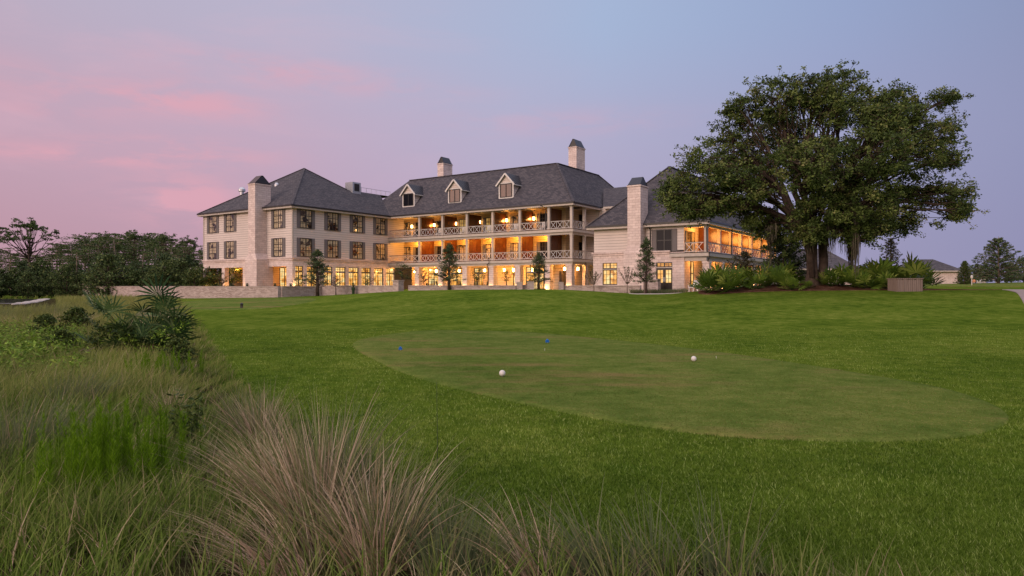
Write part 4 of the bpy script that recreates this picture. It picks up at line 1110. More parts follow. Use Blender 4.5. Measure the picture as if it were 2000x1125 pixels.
# bare cypresses and trees at the far end
def cypress(px, pyt, Y, wpx, lb, seed, leafy, mat):
    rg = np.random.default_rng(seed); x = at(px, Y); zg = float(tz(x, Y)); h = (HY-pyt)*Y/F-zg; W_ = wpx*Y/F; m = MB(); C = []
    m.tube([(0,0,-.2),(0,0,h*.5),(0,0,h)], [.03*h, .016*h, .004*h], 6)
    n = 150
    for i in range(n):
        t = .05+.93*(i/n)**1.35; a_ = i*2.4+rg.uniform(-.3, .3); L = W_/2*(1-t)**.62*rg.uniform(.6, 1.1)
        q = np.array([math.cos(a_)*L, math.sin(a_)*L, h*t+L*.15-.05*L*L/h])
        pts = curve((0, 0, h*t-.02*h), q, .06, 3, .02, rg); m.tube(pts, [.006*h, .004*h, .003*h, .0015*h], 3)
        for k_ in range(leafy*3):
            s_ = rg.uniform(.25, 1); C.append(blob(pts[0]*(1-s_)+q*s_+np.array([0, 0, -.015*h]), (.035*h, .035*h, .02*h), 9, rg, .1))
    r = empty('cypress_tree', (x, Y, zg), 0, label=lb, cat='tree'); m.build('trunk', M['palebark'], r, smooth=True)
    link('crown', cloud_mesh('crown', np.concatenate(C), .03*h, mat, .1, .45), None, r)
cypress(1740, 462, 56, 78, 'half-bare cypress rising behind the palmettos, its twigs brown', 4, 1, M['redleaf'])
cypress(1950, 462, 92, 128, 'broad drooping cypress beyond the putting green', 5, 4, M['darkleaf'])
cypress(1884, 508, 88, 42, 'small cypress at the corner of the low stone pavilion', 6, 4, M['bushleaf'])
fb_ = [bush_mesh(3, 3.6, 160+i, M['darkleaf'] if i else M['bushleaf'], .2, 60, .05, 24) for i in range(2)]
for i, (px, Y, s_) in enumerate(((1905, 118, 1.1), (1925, 121, 1.0), (1975, 118, 1.1), (2000, 105, 1.3), (2035, 110, 1.5), (2070, 104, 1.4), (1698, 60, .75), (1790, 64, .7))):
    tree('hedge_shrub', fb_[i % 2], at(px, Y), Y, s_, i, 'low dark shrub beyond the putting green' if i < 6 else ('low dark shrub behind the palmettos under the oak' if i == 6 else 'low shrub behind the far palmettos near the pavilion'), 'shrub', 'shrubs beyond the putting green' if i < 6 else None)

# ------------------------------------------------------------------ outbuildings
def hipped_house(name, pxs, Y, pe, pr, ridge, wallpx, label, rz, dep):
    x0, x1 = at(pxs[0], Y), at(pxs[1], Y); ze = (HY-pe)*Y/F; zr = (HY-pr)*(Y+dep/2)/F; c = (x0+x1)/2; w_ = (x1-x0); zg = float(tz(c, Y))-.3
    r = empty(name, (c, Y+dep/2, zg), rz, label=label, cat='building'); e = ze-zg; q = zr-zg; h = w_/2; d2 = dep/2; rr = ridge/2; o_ = .6
    MB().box(-h+o_, h-o_, -d2+o_, d2-o_, 0, e-.02).build('wall', M['brick'], r)
    m = MB(); A = (-h, -d2, e); Bq = (h, -d2, e); Cc = (h, d2, e); D = (-h, d2, e); p = (-rr, 0, q); s_ = (rr, 0, q)
    m.quad(A, Bq, s_, p); m.quad(Bq, Cc, s_); m.quad(Cc, D, p, s_); m.quad(D, A, p); m.build('roof', M['shingle'], r)
    f = MB().box(-h-.02, h+.02, -d2-.02, d2+.02, e-.2, e-.01); f.build('fascia', M['trim'], r); return r
pav = hipped_house('stone_pavilion', (1776, 1886), 118, 528.5, 506.5, 3.2, 0, 'low stone pavilion with a hipped grey roof beyond the palmettos', R(-6), 8)
hh = hipped_house('low_house', (1528, 1688), 96, 524.5, 486, 5, 0, 'low house with a broad grey hipped roof behind the oak trunk', R(-8), 11)
MB().box(-2.2, -1.2, -4.95, -4.8, .4, 2.6).build('door', M['door'], hh)

# ------------------------------------------------------------------ palmettos
def palmetto_mesh(seed, h, nleaf, leaflets, blade, droop, wd=.05):
    rg = np.random.default_rng(seed); V = []; Fq = []; UV = []; st = MB()
    for i in range(nleaf):
        t = (i+.5)/nleaf; el = math.radians(88-72*t+rg.uniform(-8, 8)); a_ = i*2.399+rg.uniform(-.3, .3)
        L = h*(.72-.22*t)*rg.uniform(.8, 1.1)
        d = np.array([math.cos(el)*math.cos(a_), math.cos(el)*math.sin(a_), math.sin(el)])
        c = d*L; bend = np.array([0, 0, -.10*L*math.cos(el)])
        st.tube([(0, 0, 0), d*L*.5-bend*.3, c+bend], [.018, .014, .01], 4)
        c = c+bend
        side = np.cross(d, [0, 0, 1.]); side /= (np.linalg.norm(side)+1e-9); up = np.cross(side, d)
        r0 = blade*rg.uniform(.8, 1.15); rnd = rg.random()*.7; fold = rg.uniform(.1, .45)
        roll = rg.uniform(-.6, .6); side, up = side*math.cos(roll)+up*math.sin(roll), up*math.cos(roll)-side*math.sin(roll)
        for j in range(leaflets):
            f = -1+2*j/(leaflets-1); an = f*math.radians(118)
            dd_ = d*math.cos(an)+side*math.sin(an)+up*fold*(abs(f))-.0
            dd_ /= np.linalg.norm(dd_); LL = r0*(1-.25*abs(f))*rg.uniform(.88, 1.08)
            w_ = wd*r0*1.0; nrm = np.cross(dd_, up); nrm /= (np.linalg.norm(nrm)+1e-9)
            m = c+dd_*LL*.55; e = c+dd_*LL+np.array([0, 0, -droop*LL*rg.uniform(.3, 1.4)])
            n0 = len(V); V += [c, m-nrm*w_, e, m+nrm*w_]
            Fq.append([n0, n0+1, n0+2, n0+3]); uu = min(1, rnd+rg.random()*.3); UV += [[uu, 0], [uu, .5], [uu, 1], [uu, .5]]
    me = mesh_np('fronds', np.array(V), np.array(Fq), np.array(UV))
    return me, st.mesh('stems', smooth=True)
pm3 = [palmetto_mesh(200+i, 1.3, 12, 10, .80, .10, .085) for i in range(4)]
for m_ in pm3: m_[0].materials.append(M['palm'])
def palm(px, pyb, pyt, Y, i, lb, group=None, wide=1.0):
    x = at(px, Y); zg = float(tz(x, Y)); h = ((HY-pyt)*Y/F-zg)
    s_ = h/1.32; r = empty('palmetto', (x, Y, zg), i*1.7, label=lb, cat='palmetto', group=group); r.scale = (s_*wide, s_*wide, s_)
    link('stems', pm3[i % 4][1], M['bushleaf'], r); link('fronds', pm3[i % 4][0], None, r)
PL = [(1383,530,46,'lowest palmetto at the patio end of the mulch bed'), (1400,518,48,'tall palmetto in front of the second side pier'), (1418,532,45.5,'second palmetto along the front of the bed from the patio'),
 (1437,526,47,'palmetto below the flat-topped small tree'), (1462,522,49,'palmetto hiding the foot of the third side pier'), (1482,532,46,'small palmetto before the glowing arcade lamp'), (1500,520,48.5,'palmetto at the foot of the dark magnolia, nearer the veranda'),
 (1522,524,46.5,'palmetto at the foot of the dark magnolia, nearer the oak'), (1547,540,44.6,'bright small palmetto alone on the mulch before the magnolia'), (1580,548,45.2,'smallest palmetto, right at the foot of the oak trunk'), (1538,516,50,'palmetto behind the bright small one'),
 (1622,528,46,'yellow-green palmetto just past the oak trunk'), (1645,518,47,'palmetto under the longest moss veil'), (1668,524,45.5,'palmetto under the second moss veil'), (1685,534,44.8,'spreading palmetto at the front edge past the oak'), (1700,514,48.5,'palmetto with dark fronds behind the spreading one'),
 (1718,508,46.5,'tallest palmetto, in front of the half-bare cypress'), (1745,520,47,'palmetto just behind the wooden box'), (1730,532,44.8,'palmetto leaning over the wooden box'), (1786,506,46,'large palmetto behind the far end of the wooden box'), (1800,524,48.5,'palmetto between the wooden box and the pavilion')]
for i, (px, pyt, Y, lb) in enumerate(PL): palm(px, 0, pyt, Y, i, lb, None, 1.1 if i < 11 else 1.2)

# foreground saw palmetto
spx, spy = P(268, 700)
sp4 = empty('saw_palmetto', (spx, spy, -1.72), 0, label='large dark saw palmetto clump at the edge of the lawn', cat='palmetto')
rg = np.random.default_rng(21)
V = []; Fq = []; UV = []; st = MB()
def fan(c, d, r0, nl=20, rnd=0, droop=.15, fold=.25, roll=0, pet=None):
    c = np.array(c, float); d = np.array(d, float); d /= np.linalg.norm(d)
    side = np.cross(d, [0, .3, 1.]); side /= np.linalg.norm(side); up = np.cross(side, d)
    side, up = side*math.cos(roll)+up*math.sin(roll), up*math.cos(roll)-side*math.sin(roll)
    for j in range(nl):
        f = -1+2*j/(nl-1); an = f*math.radians(112); dd_ = d*math.cos(an)+side*math.sin(an)+up*fold*abs(f); dd_ /= np.linalg.norm(dd_)
        LL = r0*(1-.22*abs(f))*rg.uniform(.86, 1.06); w_ = .034*r0; nrm = np.cross(dd_, up); nrm /= np.linalg.norm(nrm)
        m1 = c+dd_*LL*.4; m2 = c+dd_*LL*.75+np.array([0, 0, -droop*LL*.3]); e = c+dd_*LL+np.array([0, 0, -droop*LL*rg.uniform(.5, 1.3)])
        n0 = len(V); V.extend([c, m1-nrm*w_, m1+nrm*w_, m2-nrm*w_*.7, m2+nrm*w_*.7, e, e])
        Fq.extend([[n0, n0+1, n0+2, n0+2], [n0+1, n0+3, n0+4, n0+2], [n0+3, n0+5, n0+6, n0+4]]); uu = min(1, rnd+rg.random()**2*.75); UV.extend([[uu, 0]]*12)
k2 = spy/F
def sp(px, py, dy=0): return np.array([(px-268)*k2, dy, (HY-py)*k2+1.72])
fans = [(300,578,.1,1,52,.0,.3),(217,603,-.4,.9,50,.1,0),(235,608,-.3,1,46,.2,-.4),(190,600,-.5,.9,46,.3,.2),(268,616,.2,-.4,44,.5,.3),(322,608,.4,.6,44,.4,.1),(192,640,-.6,.8,46,.2,.2),(222,640,.1,1,40,.1,.4),
 (335,645,.6,.8,52,.15,.2),(350,668,.8,.3,50,.1,-.2),(345,652,.7,.7,44,.2,.3),(275,668,-.3,.3,44,.0,.1),(265,688,-.5,-.2,40,.1,.2),(305,690,.3,.1,40,.0,.2),(300,640,.2,.9,44,.2,0),(250,635,-.1,.9,40,.1,.3),
 (185,668,-.7,.6,40,.1,.1),(205,612,-.6,.6,46,.3,.4),(312,596,.5,.8,46,.1,-.3),(340,625,.5,.9,44,.3,.1),(225,665,-.6,.5,42,0,.2),(290,655,.1,.8,44,0,.4),(320,672,.5,.4,44,.0,.3),(250,660,-.2,.7,40,0,.1),(210,690,-.7,.1,36,.0,.2),(345,690,.8,.0,34,0,.1)]
for px, py, dx, dz, r_, rn, ro in fans:
    c = sp(px, py, rg.uniform(-.35, .35)); b_ = np.array([rg.uniform(-.5, .5), rg.uniform(-.2, .5), .05])
    st.tube(curve(b_, c, .06, 4, .005, rg), [.016, .014, .012, .011, .01], 4)
    fan(c, (dx, rg.uniform(-.5, .2), dz), r_*k2*1.12, 15, rn, .12, .3, ro+rg.uniform(-.2, .2))
for i in range(20):
    a_ = rg.uniform(0, 6.3); c = np.array([math.cos(a_)*rg.uniform(.3, 1.0), math.sin(a_)*.6+.3, rg.uniform(.3, 1.15)]); b_ = (0, .2, 0)
    st.tube([b_, c*.6, c], [.014, .012, .01], 4); fan(c, (math.cos(a_), math.sin(a_), rg.uniform(0, .8)), .5, 14, rg.uniform(0, .4), .15, .3, rg.uniform(-.5, .5))
fm_ = mesh_np('fronds', np.array(V), np.array(Fq), np.array(UV)); fm_.materials.append(M['bluepalm'])
link('fronds', fm_, None, sp4); st.build('stems', M['bushleaf'], sp4, smooth=True)
Cu = [blob((rg.uniform(-1.15, 1.1), rg.uniform(-.3, .6), rg.uniform(.15, .75)), (.24, .22, .2), 60, rg, .1) for _ in range(60)]
tag(link('leafy_shrub', cloud_mesh('leafy_shrub', np.concatenate(Cu[:38]), .085, M['bushleaf'], .2, .4), None, None, sp4.location), 'dark leafy shrub growing through the saw palmetto', 'shrub')
tag(link('leafy_weed', cloud_mesh('leafy_weed', np.concatenate(Cu[38:])+np.array([0, -.25, .05]), .09, M['weed'], .2, .3), None, None, sp4.location), 'bright yellow-green weed growing through the saw palmetto', 'weed')
dl = MB()   # dead fronds at the foot
for i in range(10):
    x0 = -1.15+rg.uniform(-.1, .1); dl.bar((x0, -.75, .05+rg.uniform(0, .1)), (x0+rg.uniform(.2, .5), -.7+rg.uniform(-.2, .2), .12+rg.uniform(-.05, .25)), .035, .02)
dl.build('dead_frond', M['weathered'], sp4)
# ------------------------------------------------------------------ grasses
def blades(B0, H_, lean, wid, segs=4, droop=.35, rng=RNG, curl=.15):
    """B0 (n,3) roots, H_ (n,) lengths, lean (n,2) horizontal lean per unit height"""
    n = len(B0); a_ = rng.uniform(0, math.pi*2, n)
    sx_, sy_ = np.cos(a_), np.sin(a_)*.35
    V = np.zeros((n, segs*2+1, 3)); tt = np.linspace(0, 1, segs+1)
    ln = np.linalg.norm(lean, axis=1)+1e-6
    for j, t in enumerate(tt):
        k = t+curl*0
        hx = lean[:, 0]*(t**1.5); hy = lean[:, 1]*(t**1.5)
        hz = t-droop*ln*t**2.6*.6
        p = B0+np.stack([hx*H_, hy*H_, hz*H_], -1)
        w_ = wid*(1-t**1.6)
        if j < segs:
            off = np.stack([sx_*w_, sy_*w_, np.zeros(n)], -1); V[:, 2*j] = p-off; V[:, 2*j+1] = p+off
        else: V[:, 2*segs] = p
    m = segs*2+1; base = np.arange(n)[:, None]*m; Fl = []
    for j in range(segs-1): Fl.append(base+np.array([[2*j, 2*j+1, 2*j+3, 2*j+2]]))
    Fl.append(base+np.array([[2*segs-2, 2*segs-1, 2*segs, 2*segs]]))
    Fq = np.stack(Fl, 1).reshape(-1, 4)
    return V.reshape(-1, 3), Fq, n, m, segs
def tri_fix(me_name, V, Fq, u, segs, mat):
    # quads for the body, triangles for the tips: written as degenerate-free loops
    n = len(u); F3 = Fq.reshape(n, segs, 4)
    quads = F3[:, :-1].reshape(-1, 4); tris = F3[:, -1, :3].reshape(-1, 3)
    me = bpy.data.meshes.new(me_name)
    me.vertices.add(len(V)); me.vertices.foreach_set('co', V.astype(np.float32).ravel())
    nl = quads.size+tris.size; me.loops.add(nl)
    me.loops.foreach_set('vertex_index', np.concatenate([quads.ravel(), tris.ravel()]).astype(np.int32))
    me.polygons.add(len(quads)+len(tris))
    ls = np.concatenate([np.arange(len(quads))*4, quads.size+np.arange(len(tris))*3]).astype(np.int32)
    lt = np.concatenate([np.full(len(quads), 4), np.full(len(tris), 3)]).astype(np.int32)
    me.polygons.foreach_set('loop_start', ls); me.polygons.foreach_set('loop_total', lt)
    uv = me.uv_layers.new(name='UVMap')
    uq = np.repeat(u, (segs-1)*4); ut = np.repeat(u, 3)
    tq = np.tile(np.concatenate([[j/segs, j/segs, (j+1)/segs, (j+1)/segs] for j in range(segs-1)]) if segs > 1 else [], n)
    ttp = np.tile([(segs-1)/segs, (segs-1)/segs, 1.0], n)
    uv.data.foreach_set('uv', np.stack([np.concatenate([uq, ut]), np.concatenate([tq, ttp])], -1).astype(np.float32).ravel())
    me.update(calc_edges=True); me.materials.append(mat); return me
def mat_grass(name, stops, tip=None, rough=.6, tipf=.6):
    t = NT(name, rough, .0); c = t.n('ShaderNodeTexCoord'); s = t.n('ShaderNodeSeparateXYZ'); t.l(c.outputs['UV'], s.inputs[0])
    col = t.ramp(s.outputs[0], stops)
    n9 = t.noise(c.outputs['Object'], .22, 3); col = t.mix(.8, col, t.ramp(n9, [(.38, (.68,.74,.68)), (.62, (1.22,1.15,1.2))]), 'MULTIPLY')
    n = t.noise(c.outputs['Object'], .9, 3); col = t.mix(.5, col, t.ramp(n, [(.35, (.7,.7,.7)), (.65, (1.3,1.3,1.25))]), 'MULTIPLY')
    if tip: col = t.mix(t.math('MULTIPLY', t.math('POWER', s.outputs[1], 1.5), tipf), col, tip)
    t.col(col)
    tr = t.n('ShaderNodeBsdfTranslucent'); t.l(col, tr.inputs[0]); mx = t.n('ShaderNodeMixShader'); mx.inputs[0].default_value = .2
    t.l(t.b.outputs[0], mx.inputs[1]); t.l(tr.outputs[0], mx.inputs[2]); t.l(mx.outputs[0], t.t.nodes['Material Output'].inputs[0]); return t.m
M['gl'] = mat_grass('lawn_blades', [(0, (.029,.062,.006)), (.5, (.084,.145,.015)), (.85, (.155,.235,.035)), (1, (.40,.47,.16))], (.17,.25,.05), tipf=.35)
M['gt'] = mat_grass('tee_blades', [(0, (.08,.11,.016)), (.6, (.13,.155,.028)), (.9, (.19,.185,.06)), (1, (.30,.25,.11))])
M['gm'] = mat_grass('meadow_blades', [(0, (.025,.06,.006)), (.5, (.075,.14,.015)), (.82, (.17,.23,.05)), (.93, (.30,.25,.13)), (1, (.46,.34,.24))], (.15,.17,.06), tipf=.4)
M['gp'] = mat_grass('pink_stem_grass', [(0, (.10,.06,.04)), (.2, (.38,.25,.19)), (.48, (.74,.54,.42)), (.54, (.08,.10,.03)), (.8, (.17,.20,.07)), (1, (.34,.22,.14))], (.24,.26,.13), tipf=.5)
M['gg'] = mat_grass('grey_green_grass', [(0, (.06,.085,.04)), (.5, (.11,.135,.065)), (.85, (.18,.18,.09)), (1, (.30,.21,.14))], (.16,.19,.10))
M['gy'] = mat_grass('yellow_green_grass', [(0, (.09,.12,.02)), (.5, (.15,.19,.035)), (1, (.24,.23,.08))], (.24,.23,.10))
M['fern'] = mat_grass('feathery_weed', [(0, (.06,.14,.006)), (.5, (.12,.24,.010)), (1, (.19,.32,.025))])

def lawn_zone(n, y0, y1, xmax, h, wid, mat, cond, rng, segs=1, bias=1.0):
    Y = (y0**(1-bias)+rng.random(n)*(y1**(1-bias)-y0**(1-bias)))**(1/(1-bias)) if bias != 1 else y0*(y1/y0)**rng.random(n)
    X = rng.uniform(-1, 1, n)*xmax*Y
    k = cond(X, Y); X, Y = X[k], Y[k]
    # clumping: thin out by a smooth pattern
    B0 = np.stack([X, Y, tz(X, Y)], -1); m = len(X)
    H_ = h*rng.uniform(.5, 1.3, m)*(1+.008*Y); lean = rng.normal(size=(m, 2))*.55
    V, Fq, n_, mm, sg = blades(B0, H_, lean, wid*(1+.06*Y), segs, .2, rng)
    return V, Fq, rng.random(m), sg
rgl = np.random.default_rng(12)
tee_p = np.array(TEE)
isL = lambda X, Y: (X > xb(Y)-.1) & ~in_poly(X, Y, tee_p)
V, Fq, u, sg = lawn_zone(430000, 3.4, 26, .80, .032, .0023, None, isL, rgl, 2, 1.45)
# longer, paler stalks in loose patches
lawn_b = link('lawn_grass', tri_fix('lawn_grass', V, Fq, u, sg, M['gl']), None)
tag(lawn_b, 'short mown grass blades of the near lawn', 'grass', kind='stuff')
V, Fq, u, sg = lawn_zone(210000, 7.2, 27, .80, .012, .0024, None, lambda X, Y: in_poly(X, Y, tee_p), rgl, 1, 1.2)
V[:, 2] += .03
tb_ = link('tee_grass', tri_fix('tee_grass', V, Fq, u, sg, M['gt']), None)
tag(tb_, 'very short grass blades of the tee box', 'grass', kind='stuff')

# meadow: one uncountable mass
def meadow(n, y0, y1, mat, h, wid, name, label, seed, cond=None, segs=4, lean0=(.15, .1)):
    rng = np.random.default_rng(seed)
    Y = y0*(y1/y0)**(rng.random(n)**.85); X0 = xb(Y); lo = np.maximum(-.82*Y, X0-60)
    X = lo+(X0+.15-lo)*rng.random(n)
    # tufts
    g = .28*(1+Y*.04); cx = np.floor(X/g)*g; cy = np.floor(Y/g)*g
    hsh = np.abs(np.sin(cx*12.9898+cy*78.233)*43758.5453) % 1
    X = X+(cx+g*hsh-X)*.55; Y = Y+(cy+g*((hsh*7) % 1)-Y)*.55
    if cond is not None: k = cond(X, Y, hsh); X, Y, hsh = X[k], Y[k], hsh[k]
    m = len(X); B0 = np.stack([X, Y, tz(X, Y)], -1)
    H_ = h*(.5+.9*hsh)*rng.uniform(.6, 1.15, m); edge = np.clip((xb(Y)-X)/1.2, .45, 1); H_ = H_*edge
    lean = rng.normal(size=(m, 2))*.38+np.array(lean0)
    V, Fq, n_, mm, sg = blades(B0, H_, lean, wid*(1+.05*Y), segs, .5, rng)
    u = np.clip(hsh*.6+rng.random(m)*.45, 0, 1)
    o = link(name, tri_fix(name, V, Fq, u, sg, mat), None); tag(o, label, 'grass', kind='stuff'); return o
meadow(52000, 2.6, 24, M['gm'], .34, .0048, 'meadow_grass', 'tangled green and straw meadow grass along the lawn', 31, lambda X, Y, h: ((h > .22) | (Y > 10)) & ~((X > -1.9) & (Y < 5.6) & (h < .78)))
meadow(9000, 2.6, 12, M['gp'], .30, .0024, 'dry_grass', 'matted dry pinkish grass under the meadow', 32, lambda X, Y, h: (h > .45) & (X > -3.2), lean0=(-.5, .1))
meadow(46000, 20, 88, M['gy'], .50, .0045, 'far_meadow_grass', 'yellow-green tall grass in front of the pond', 33, lambda X, Y, h: ~((Y > 46) & (X/Y < -.665) & (X/Y > -.90) & (Y < 87)) & (h > .25), 3)
meadow(26000, 9, 26, M['gy'], .40, .0034, 'yellow_grass', 'yellow-green grass around the saw palmetto', 34, lambda X, Y, h: h > .3, 3)
# weeds in the marshy corner by the saw palmetto
rng = np.random.default_rng(44); n = 5200
Y = rng.uniform(12, 24, n); X = -.625*Y-rng.random(n)*.22*Y; k = X < xb(Y)-1; X, Y = X[k], Y[k]
hh_ = np.abs(np.sin(np.floor(X*1.6)*7.1+np.floor(Y*1.2)*3.3)); k = hh_ > .2
X, Y = X[k], Y[k]; Cc = np.stack([X, Y, tz(X, Y)+rng.random(len(X))*.5*hh_[k]], -1)
Cw = np.repeat(Cc, 5, 0)+rng.normal(size=(len(Cc)*5, 3))*.09; Cw[:, 2] = np.maximum(Cw[:, 2], tz(Cw[:, 0], Cw[:, 1]))
w_ = link('weeds', cloud_mesh('weeds', Cw, .085, M['weed'], .3, .3), None); tag(w_, 'bright green broad-leaved weeds beyond the meadow grass', 'weeds', kind='stuff')

# grass clumps that stand out one by one
def clump(px, py, h, rad, n, mat, lean, lb, spread=.35, wid=.0026, seed=0, dz=0, droop=.5, cat='grass clump', name='grass_clump', segs=6):
    rng = np.random.default_rng(900+seed); x, y = P(px, py); z = float(tz(x, y))
    a_ = rng.uniform(0, 6.283, n); rr = rad*np.sqrt(rng.random(n))
    B0 = np.stack([np.cos(a_)*rr, np.sin(a_)*rr, np.zeros(n)-.02], -1)
    ln = np.stack([np.cos(a_), np.sin(a_)], -1)*spread*(rr/rad*1.3)[:, None]+np.array(lean)+rng.normal(size=(n, 2))*.19
    H_ = h*rng.uniform(.3, 1.08, n)
    V, Fq, n_, mm, sg = blades(B0, H_, ln, wid*rng.uniform(.4, 1.3, n), segs, droop, rng)
    r = link(name, tri_fix(name, V, Fq, rng.random(n), sg, mat), None, None, (x, y, z))
    return tag(r, lb, cat)
cl_ = [(612,1070,1.14,.13,900,'gp',(-.30,.15),'tallest clump of pinkish stems fanning out of the bottom edge',.42),
 (560,1120,.62,.22,800,'gp',(-.9,.1),'flattened pink-brown clump lying over to the side',.5),
 (735,1110,.85,.2,900,'gp',(-.1,.1),'pinkish clump with crossing stems beside the tallest one',.6),
 (660,1000,.95,.2,800,'gg',(-.05,.1),'grey-green clump standing behind the tallest pinkish one',.45),
 (800,1090,.62,.22,700,'gg',(.05,.1),'loose green clump mixed with straw stems at the lawn edge',.5),
 (890,1130,.55,.2,600,'gg',(.0,.1),'low green clump next to the loose one at the lawn edge',.55),
 (485,960,.55,.25,700,'gp',(-.55,.0),'matted brown clump in the hollow of the meadow',.6),
 (505,880,.80,.16,650,'gp',(-.25,.1),'reddish-stemmed clump arching over the hollow',.4),
 (470,850,.66,.18,600,'gg',(.0,.1),'soft grey plume-like clump on the lawn edge',.35),
 (330,815,.48,.16,500,'gp',(-.15,.1),'small pale brown clump in the middle of the meadow',.5),
 (1150,1135,.62,.12,260,'gg',(-.55,.1),'thin clump leaning over at the bottom edge of the lawn',.4),
 (1260,1140,.60,.16,220,'gg',(-.3,.1),'sparse upright clump at the bottom edge, next to the leaning one',.4),
 (1400,1150,.62,.20,200,'gg',(-.1,.1),'sparsest clump of thin blades at the bottom edge of the lawn',.35),
 (1040,1130,.6,.14,330,'gp',(-.55,.1),'straw-coloured clump leaning over at the bottom edge',.4),
 (60,900,.75,.40,1400,'gg',(.2,.1),'large blue-green clump by the picture edge',.4),
 (150,800,.62,.35,900,'gg',(.25,.1),'blue-green clump behind the feathery weeds',.4),
 (250,1060,.5,.35,900,'gm',(.2,.1),'dark green clump in front of the feathery weeds',.4),
 (120,1080,.45,.3,700,'gm',(.3,.1),'low mixed clump near the bottom corner',.4),
 (545,1015,.85,.16,700,'gp',(-.3,.1),'slim reddish clump between the matted one and the tallest one',.45),
 (712,1050,.74,.14,520,'gp',(.12,.1),'upright pink-stemmed clump just behind the crossing stems',.45),
 (400,1060,.5,.28,500,'gm',(.0,.1),'green clump between the feathery weeds and the pink stems',.4),
 (330,745,.55,.2,400,'gg',(.05,.1),'grey-green tuft in front of the saw palmetto',.35),
 (110,655,.85,.5,700,'gy',(.1,.1),'arching tan clump beyond the bright weeds',.5),
 (30,640,.8,.5,600,'gp',(-.3,.1),'brown arching clump at the far edge of the weeds',.5),
 (70,632,1.15,.7,1100,'gy',(.5,.1),'wide straw-green clump leaning towards the saw palmetto',.6),
 (135,640,1.05,.6,1100,'gp',(.55,.0),'tan clump combed over by the wind behind the saw palmetto',.5),
 (10,626,1.2,.8,900,'gg',(.4,.1),'tall dark clump at the border of the view beyond the weeds',.5),
 (165,628,.95,.6,800,'gy',(.4,.0),'bright straw clump nearest the garden wall pier',.5),
 (105,620,1.1,.8,900,'gg',(.3,.0),'grey-green clump in front of the pond bank',.5)]
for i, (px, py, h, rad, n_, m_, ln, lb, spd) in enumerate(cl_): clump(px, py, h, rad, int(n_*.5), M[m_], ln, lb, spd, seed=i, wid=.0056 if py > 800 else .006)
# feathery weeds (dog fennel): many upright plumes on one root
def fennel(px, py, h, w_, n, lb, seed):
    rng = np.random.default_rng(seed); x, y = P(px, py); z = float(tz(x, y)); r = empty('feathery_weed', (x, y, z), 0, label=lb, cat='weed'); st = MB(); Bs = []; Hs = []; Ls = []
    for i in range(n):
        bx, by = rng.normal()*w_*.33, rng.normal()*w_*.3; hh = h*rng.uniform(.6, 1.05)*(1-.25*abs(bx)/w_); lx, ly = rng.normal()*.10, rng.normal()*.08
        st.tube([(bx, by, 0), (bx+lx*hh*.4, by+ly*hh*.4, hh*.5), (bx+lx*hh, by+ly*hh, hh)], [.004, .003, .0015], 3)
        m = 150; t = rng.random(m)**.7*.92+.06
        Bs.append(np.stack([bx+lx*hh*t, by+ly*hh*t, hh*t], -1)); a_ = rng.uniform(0, 6.3, m)
        Ls.append(np.stack([np.cos(a_), np.sin(a_)], -1)*.75); Hs.append(h*.16*(1.15-t)*rng.uniform(.6, 1.2, m)+.015)
    V, Fq, n_, mm, sg = blades(np.concatenate(Bs), np.concatenate(Hs), np.concatenate(Ls), .0022, 2, .2, rng)
    link('plumes', tri_fix('plumes', V, Fq, rng.random(len(V)//mm), sg, M['fern']), None, r); st.build('stems', M['weed'], r)
fennel(205, 985, .80, .72, 80, 'big bright green feathery weed patch in the meadow', 1)
fennel(330, 745, .62, .9, 50, 'bright green feathery weed in front of the saw palmetto', 2)
fennel(70, 690, .5, 1.0, 24, 'small feathery weed among the bright weeds', 3)
# leafy stalk by the lawn edge
rng = np.random.default_rng(66); m = MB(); C = []
for i in range(7):
    q = np.array([rng.normal()*.12, rng.normal()*.1, rng.uniform(.45, .72)]); m.tube([(0, 0, 0), q*.5, q], [.008, .006, .003], 4)
    for t in np.linspace(.3, 1, 12): C.append(q*t+rng.normal(size=(5, 3))*.035)
x, y = P(378, 900); r = empty('leafy_weed', (x, y, float(tz(x, y))), 0, label='leafy dark weed stalks between the feathery weeds and the grey plume clump', cat='weed')
m.build('stems', M['weed'], r); link('leaves', cloud_mesh('leaves', np.concatenate(C), .07, M['bushleaf'], .2, .3), None, r)
# tall single seed stalk
x, y = P(853, 985); m = MB(); m.tube([(0,0,0),(.005,0,.5),(.0,0,.95)], [.004,.003,.0015], 4); r = m.build('seed_stalk', M['gg'], None, loc=(x, y, float(tz(x, y))))
tag(r, 'single tall seed stalk standing in front of the lawn', 'grass stalk')

# ------------------------------------------------------------------ tee markers and small things
tmw = plain('white_marker_plastic', (.62,.58,.54), .5, .4, .04); tmb = plain('blue_marker_plastic', (.01,.12,.42), .4, .4, .05)
def tee_marker(px, py, mat, lb, d, square=False):
    x, y = P(px, py, -1.67); z = -1.665
    r = empty('tee_marker', (x, y, z), .3, label=lb, cat='tee marker')
    MB().lathe([(.006, -.05), (.006, .03)], 8).build('spike', M['steel'], r)
    if square:
        m = MB().box(-d/2, d/2, -d*.3, d*.3, .015, d*.75).lathe([(d*.33, d*.75), (d*.36, d*.95), (d*.2, d*1.12), (.002, d*1.15)], 10)
        m.build('block', mat, r)
    else:
        import bmesh
        bm = bmesh.new(); bmesh.ops.create_icosphere(bm, subdivisions=4, radius=d/2)
        for v in bm.verts:   # dimples
            n_ = v.co.normalized(); s_ = math.sin(n_.x*19)*math.sin(n_.y*19+1)*math.sin(n_.z*19+2)
            v.co = v.co*(1-.05*max(0, s_))
        me = bpy.data.meshes.new('ball'); bm.to_mesh(me); bm.free()
        for p in me.polygons: p.use_smooth = True
        link('ball', me, mat, r, (0, 0, d/2+.005))
